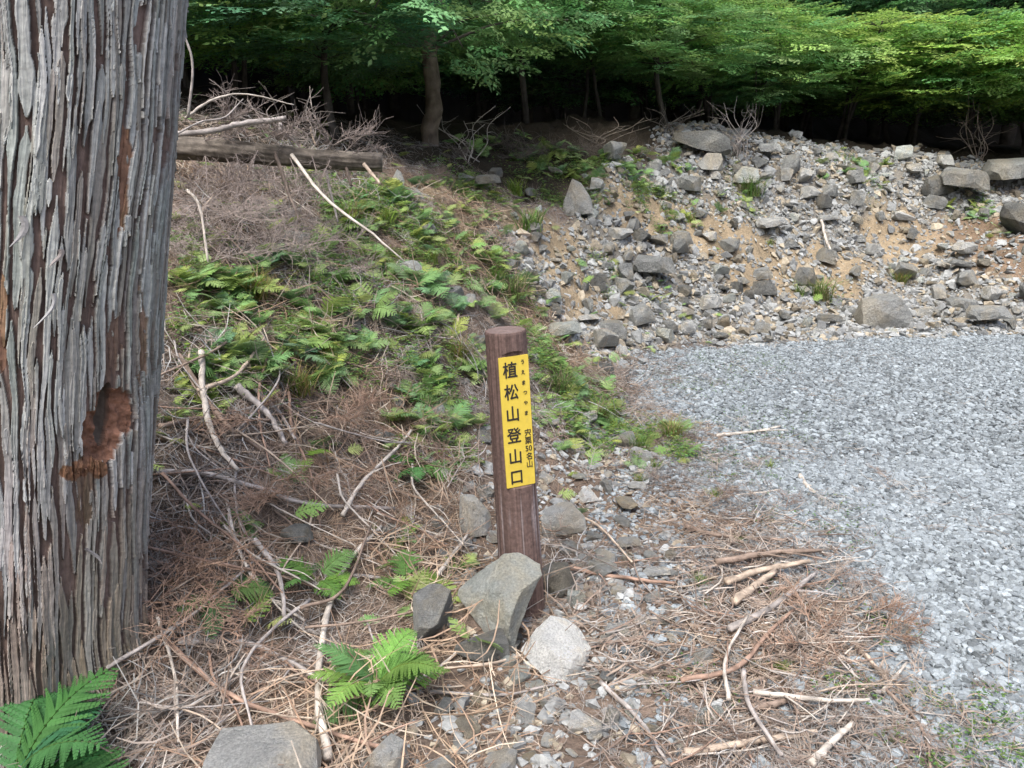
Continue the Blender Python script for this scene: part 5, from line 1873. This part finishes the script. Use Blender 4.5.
for xx, yy in ((-4.6, 6.6), (-6.5, 8.3), (-4.0, 9.6), (-2.4, 11.0), (-7.6, 5.6)):
    root = empty('conifer_tree', (xx, yy, float(gz(xx, yy))), 'auto', 'tree', 'dark conifers of the wood behind')
    cm, tm = CON[crng.integers(3)]
    link('trunk', tm, root); link('crown', cm, root); root.rotation_euler = (0, 0, crng.uniform(0, 6))
    u, v = proj(xx, yy, 2.5)
    CONIF.append((root, u, float(v), 1))


# bare dead bushes at the forest edge
def dead_bush(u, v, h, w_, n, col, seed, label, Y=None, name='dead_bush', r=.008):
    rng = np.random.default_rng(seed)
    p0 = G(u, v)
    if Y: p0 = np.array([P(u, v, Y)[0], Y, float(gz(P(u, v, Y)[0], Y))])
    g = Geo()
    for q in range(n):
        a = rng.uniform(0, 6.28); x1 = rng.uniform(-1, 1) * w_; hh = h * rng.uniform(.5, 1)
        pts = [(rng.normal(0, .05), rng.normal(0, .05), -.03), (x1 * .2 + rng.normal(0, .06), rng.normal(0, .06), hh * .3), (x1 * .7 + rng.normal(0, .07), rng.normal(0, .1), hh * .65), (x1 + rng.normal(0, .05), rng.normal(0, .15), hh)]
        p = stick_geo(g, pts, r * rng.uniform(.6, 1), r * .3, col, rng, 16, 6)
        for s in range(4):
            i = int(rng.integers(4, 15)); d = rng.normal(0, 1, 3); d[2] = abs(d[2]) * .6; l = rng.uniform(.08, .3) * h
            stick_geo(g, [p[i], p[i] + d * l * .5, p[i] + (d + rng.normal(0, .4, 3)) * l], r * .3, r * .12, col, rng, 7, 4)
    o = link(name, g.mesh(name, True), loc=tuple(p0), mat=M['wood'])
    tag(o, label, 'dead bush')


dead_bush(738, 158, .72, .35, 12, (.34, .30, .27), 61, 'pale leafless bush with twisted stems on the rubble ridge')
dead_bush(470, 152, .55, .55, 7, (.42, .38, .34), 62, 'pale crooked dead branches standing right of the slim curved trunk', Y=8.3)
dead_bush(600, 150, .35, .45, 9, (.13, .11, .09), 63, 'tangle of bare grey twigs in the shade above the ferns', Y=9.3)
dead_bush(975, 178, .9, .35, 8, (.22, .18, .15), 64, 'thin bare stems at the ridge near the right edge', Y=10.9)
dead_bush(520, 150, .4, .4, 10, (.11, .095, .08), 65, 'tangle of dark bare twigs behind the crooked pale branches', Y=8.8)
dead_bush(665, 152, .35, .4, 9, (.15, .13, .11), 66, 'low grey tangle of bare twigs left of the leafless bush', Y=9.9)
dead_bush(300, 168, .5, .5, 8, (.22, .19, .17), 67, 'dark brush heap in the shade behind the fallen log', Y=6.2)

# ---------------------------------------------------------------- labels: say where each of the many stands
LM = [('the sign post', 522, 560), ('the pale whitish rock', 557, 650), ('the lone boulder', 878, 322), ('the pale pointed slab', 576, 205), ('the broad flat slab', 652, 280), ('the leafless bush', 738, 150), ('the largest ridge slab', 1008, 178),
      ('the cedar foot', 150, 700), ('the cut end of the log', 380, 158), ('the slim curved trunk', 428, 150), ('the bright near fern', 380, 690), ('the wound in the cedar', 120, 425), ('the white flake on the gravel', 901, 635),
      ('the stick pile', 760, 640), ('the yellow plate', 518, 420), ('the flat greenish slab', 563, 338), ('the top of the cedar', 190, 80), ('the middle of the log', 280, 152), ('the tan slab on the rubble', 770, 232), ('the long branch', 325, 640),
      ('the squared block by the gravel', 640, 322), ('the brown earth face', 985, 260), ('the heap beside the boulder', 962, 312), ('the cream stone', 582, 728), ('the short tan stub', 456, 336), ('the stone between the ferns', 410, 275), ('the dark half buried rock', 350, 325), ('the upright bent stick', 213, 430), ('the brush under the log', 235, 235)]
LM = [l for l in LM if l[0] != 'the tan slab on the rubble'] + [('the high tilted slab', 770, 232)]
ORD = ['nearest', 'second nearest', 'third nearest', 'fourth nearest', 'fifth nearest', 'sixth nearest', 'seventh nearest', 'eighth nearest', 'ninth nearest', 'tenth nearest', 'eleventh nearest', 'twelfth nearest', 'thirteenth nearest', 'fourteenth nearest', 'fifteenth nearest', 'sixteenth nearest', 'seventeenth nearest', 'eighteenth nearest', 'nineteenth nearest', 'twentieth nearest'] + ['twenty-' + w_ + ' nearest' for w_ in 'first second third fourth fifth sixth seventh eighth ninth'.split()] + ['thirtieth nearest'] + ['thirty-' + w_ + ' nearest' for w_ in 'first second third fourth fifth sixth seventh eighth ninth'.split()] + ['fortieth nearest'] + ['forty-' + w_ + ' nearest' for w_ in 'first second third fourth fifth sixth seventh eighth ninth'.split()] + ['fiftieth nearest']


def auto_label(items, noun):
    b = {}
    for o, u, v, s in items:
        if o.get('label') != 'auto': continue
        L = min(LM, key=lambda l: (l[1] - u) ** 2 + (l[2] - v) ** 2)
        dx, dy = u - L[1], v - L[2]
        a = math.degrees(math.atan2(-dy, dx)) % 360
        side = ['right of', 'upper right of', 'above', 'upper left of', 'left of', 'lower left of', 'below', 'lower right of'][int((a + 22.5) // 45) % 8]
        b.setdefault((L[0], side), []).append((math.hypot(dx, dy), o))
    for (l, side), lst in b.items():
        lst.sort(key=lambda q: q[0])
        for q, (d, o) in enumerate(lst):
            wd = noun(o)
            o['label'] = f'{wd}, {ORD[min(q, 49)]} {side} {l}'


RW = {'white_rock': 'whitish', 'grey_rock': 'grey', 'pale_rock': 'pale grey', 'dark_rock': 'dark grey', 'greenish_rock': 'greenish', 'tan_rock': 'tan'}
auto_label([r for r in ROCKS if r[0].get('group') == 'stones of the rubble slope'], lambda o: RW[o.material_slots[0].material.name] + ' rubble stone')
auto_label([r for r in ROCKS if r[0].get('group') == 'loose stones round the foot of the post'], lambda o: RW[o.material_slots[0].material.name] + ' loose stone')
auto_label(ROCKS, lambda o: RW[o.material_slots[0].material.name] + ' bank stone')
FC = {0: 'yellow green', 1: 'mid green', 2: 'blue green', 3: 'full mid green', 4: 'sparse yellow green', 5: 'deep blue green'}
auto_label(FERNS, lambda o: FC[FT.index(o.data)] + ' fern')
auto_label(GRASS, lambda o: 'tuft of green grass')
auto_label(STICKS, lambda o: ['grey', 'brown', 'tan', 'pale', 'reddish', 'brown'][ST_M.index(o.data) % 6] + ' stick')
auto_label(SPRAYS, lambda o: 'heap of dead cedar twigs')
auto_label(CONIF, lambda o: 'dark conifer in the wood')
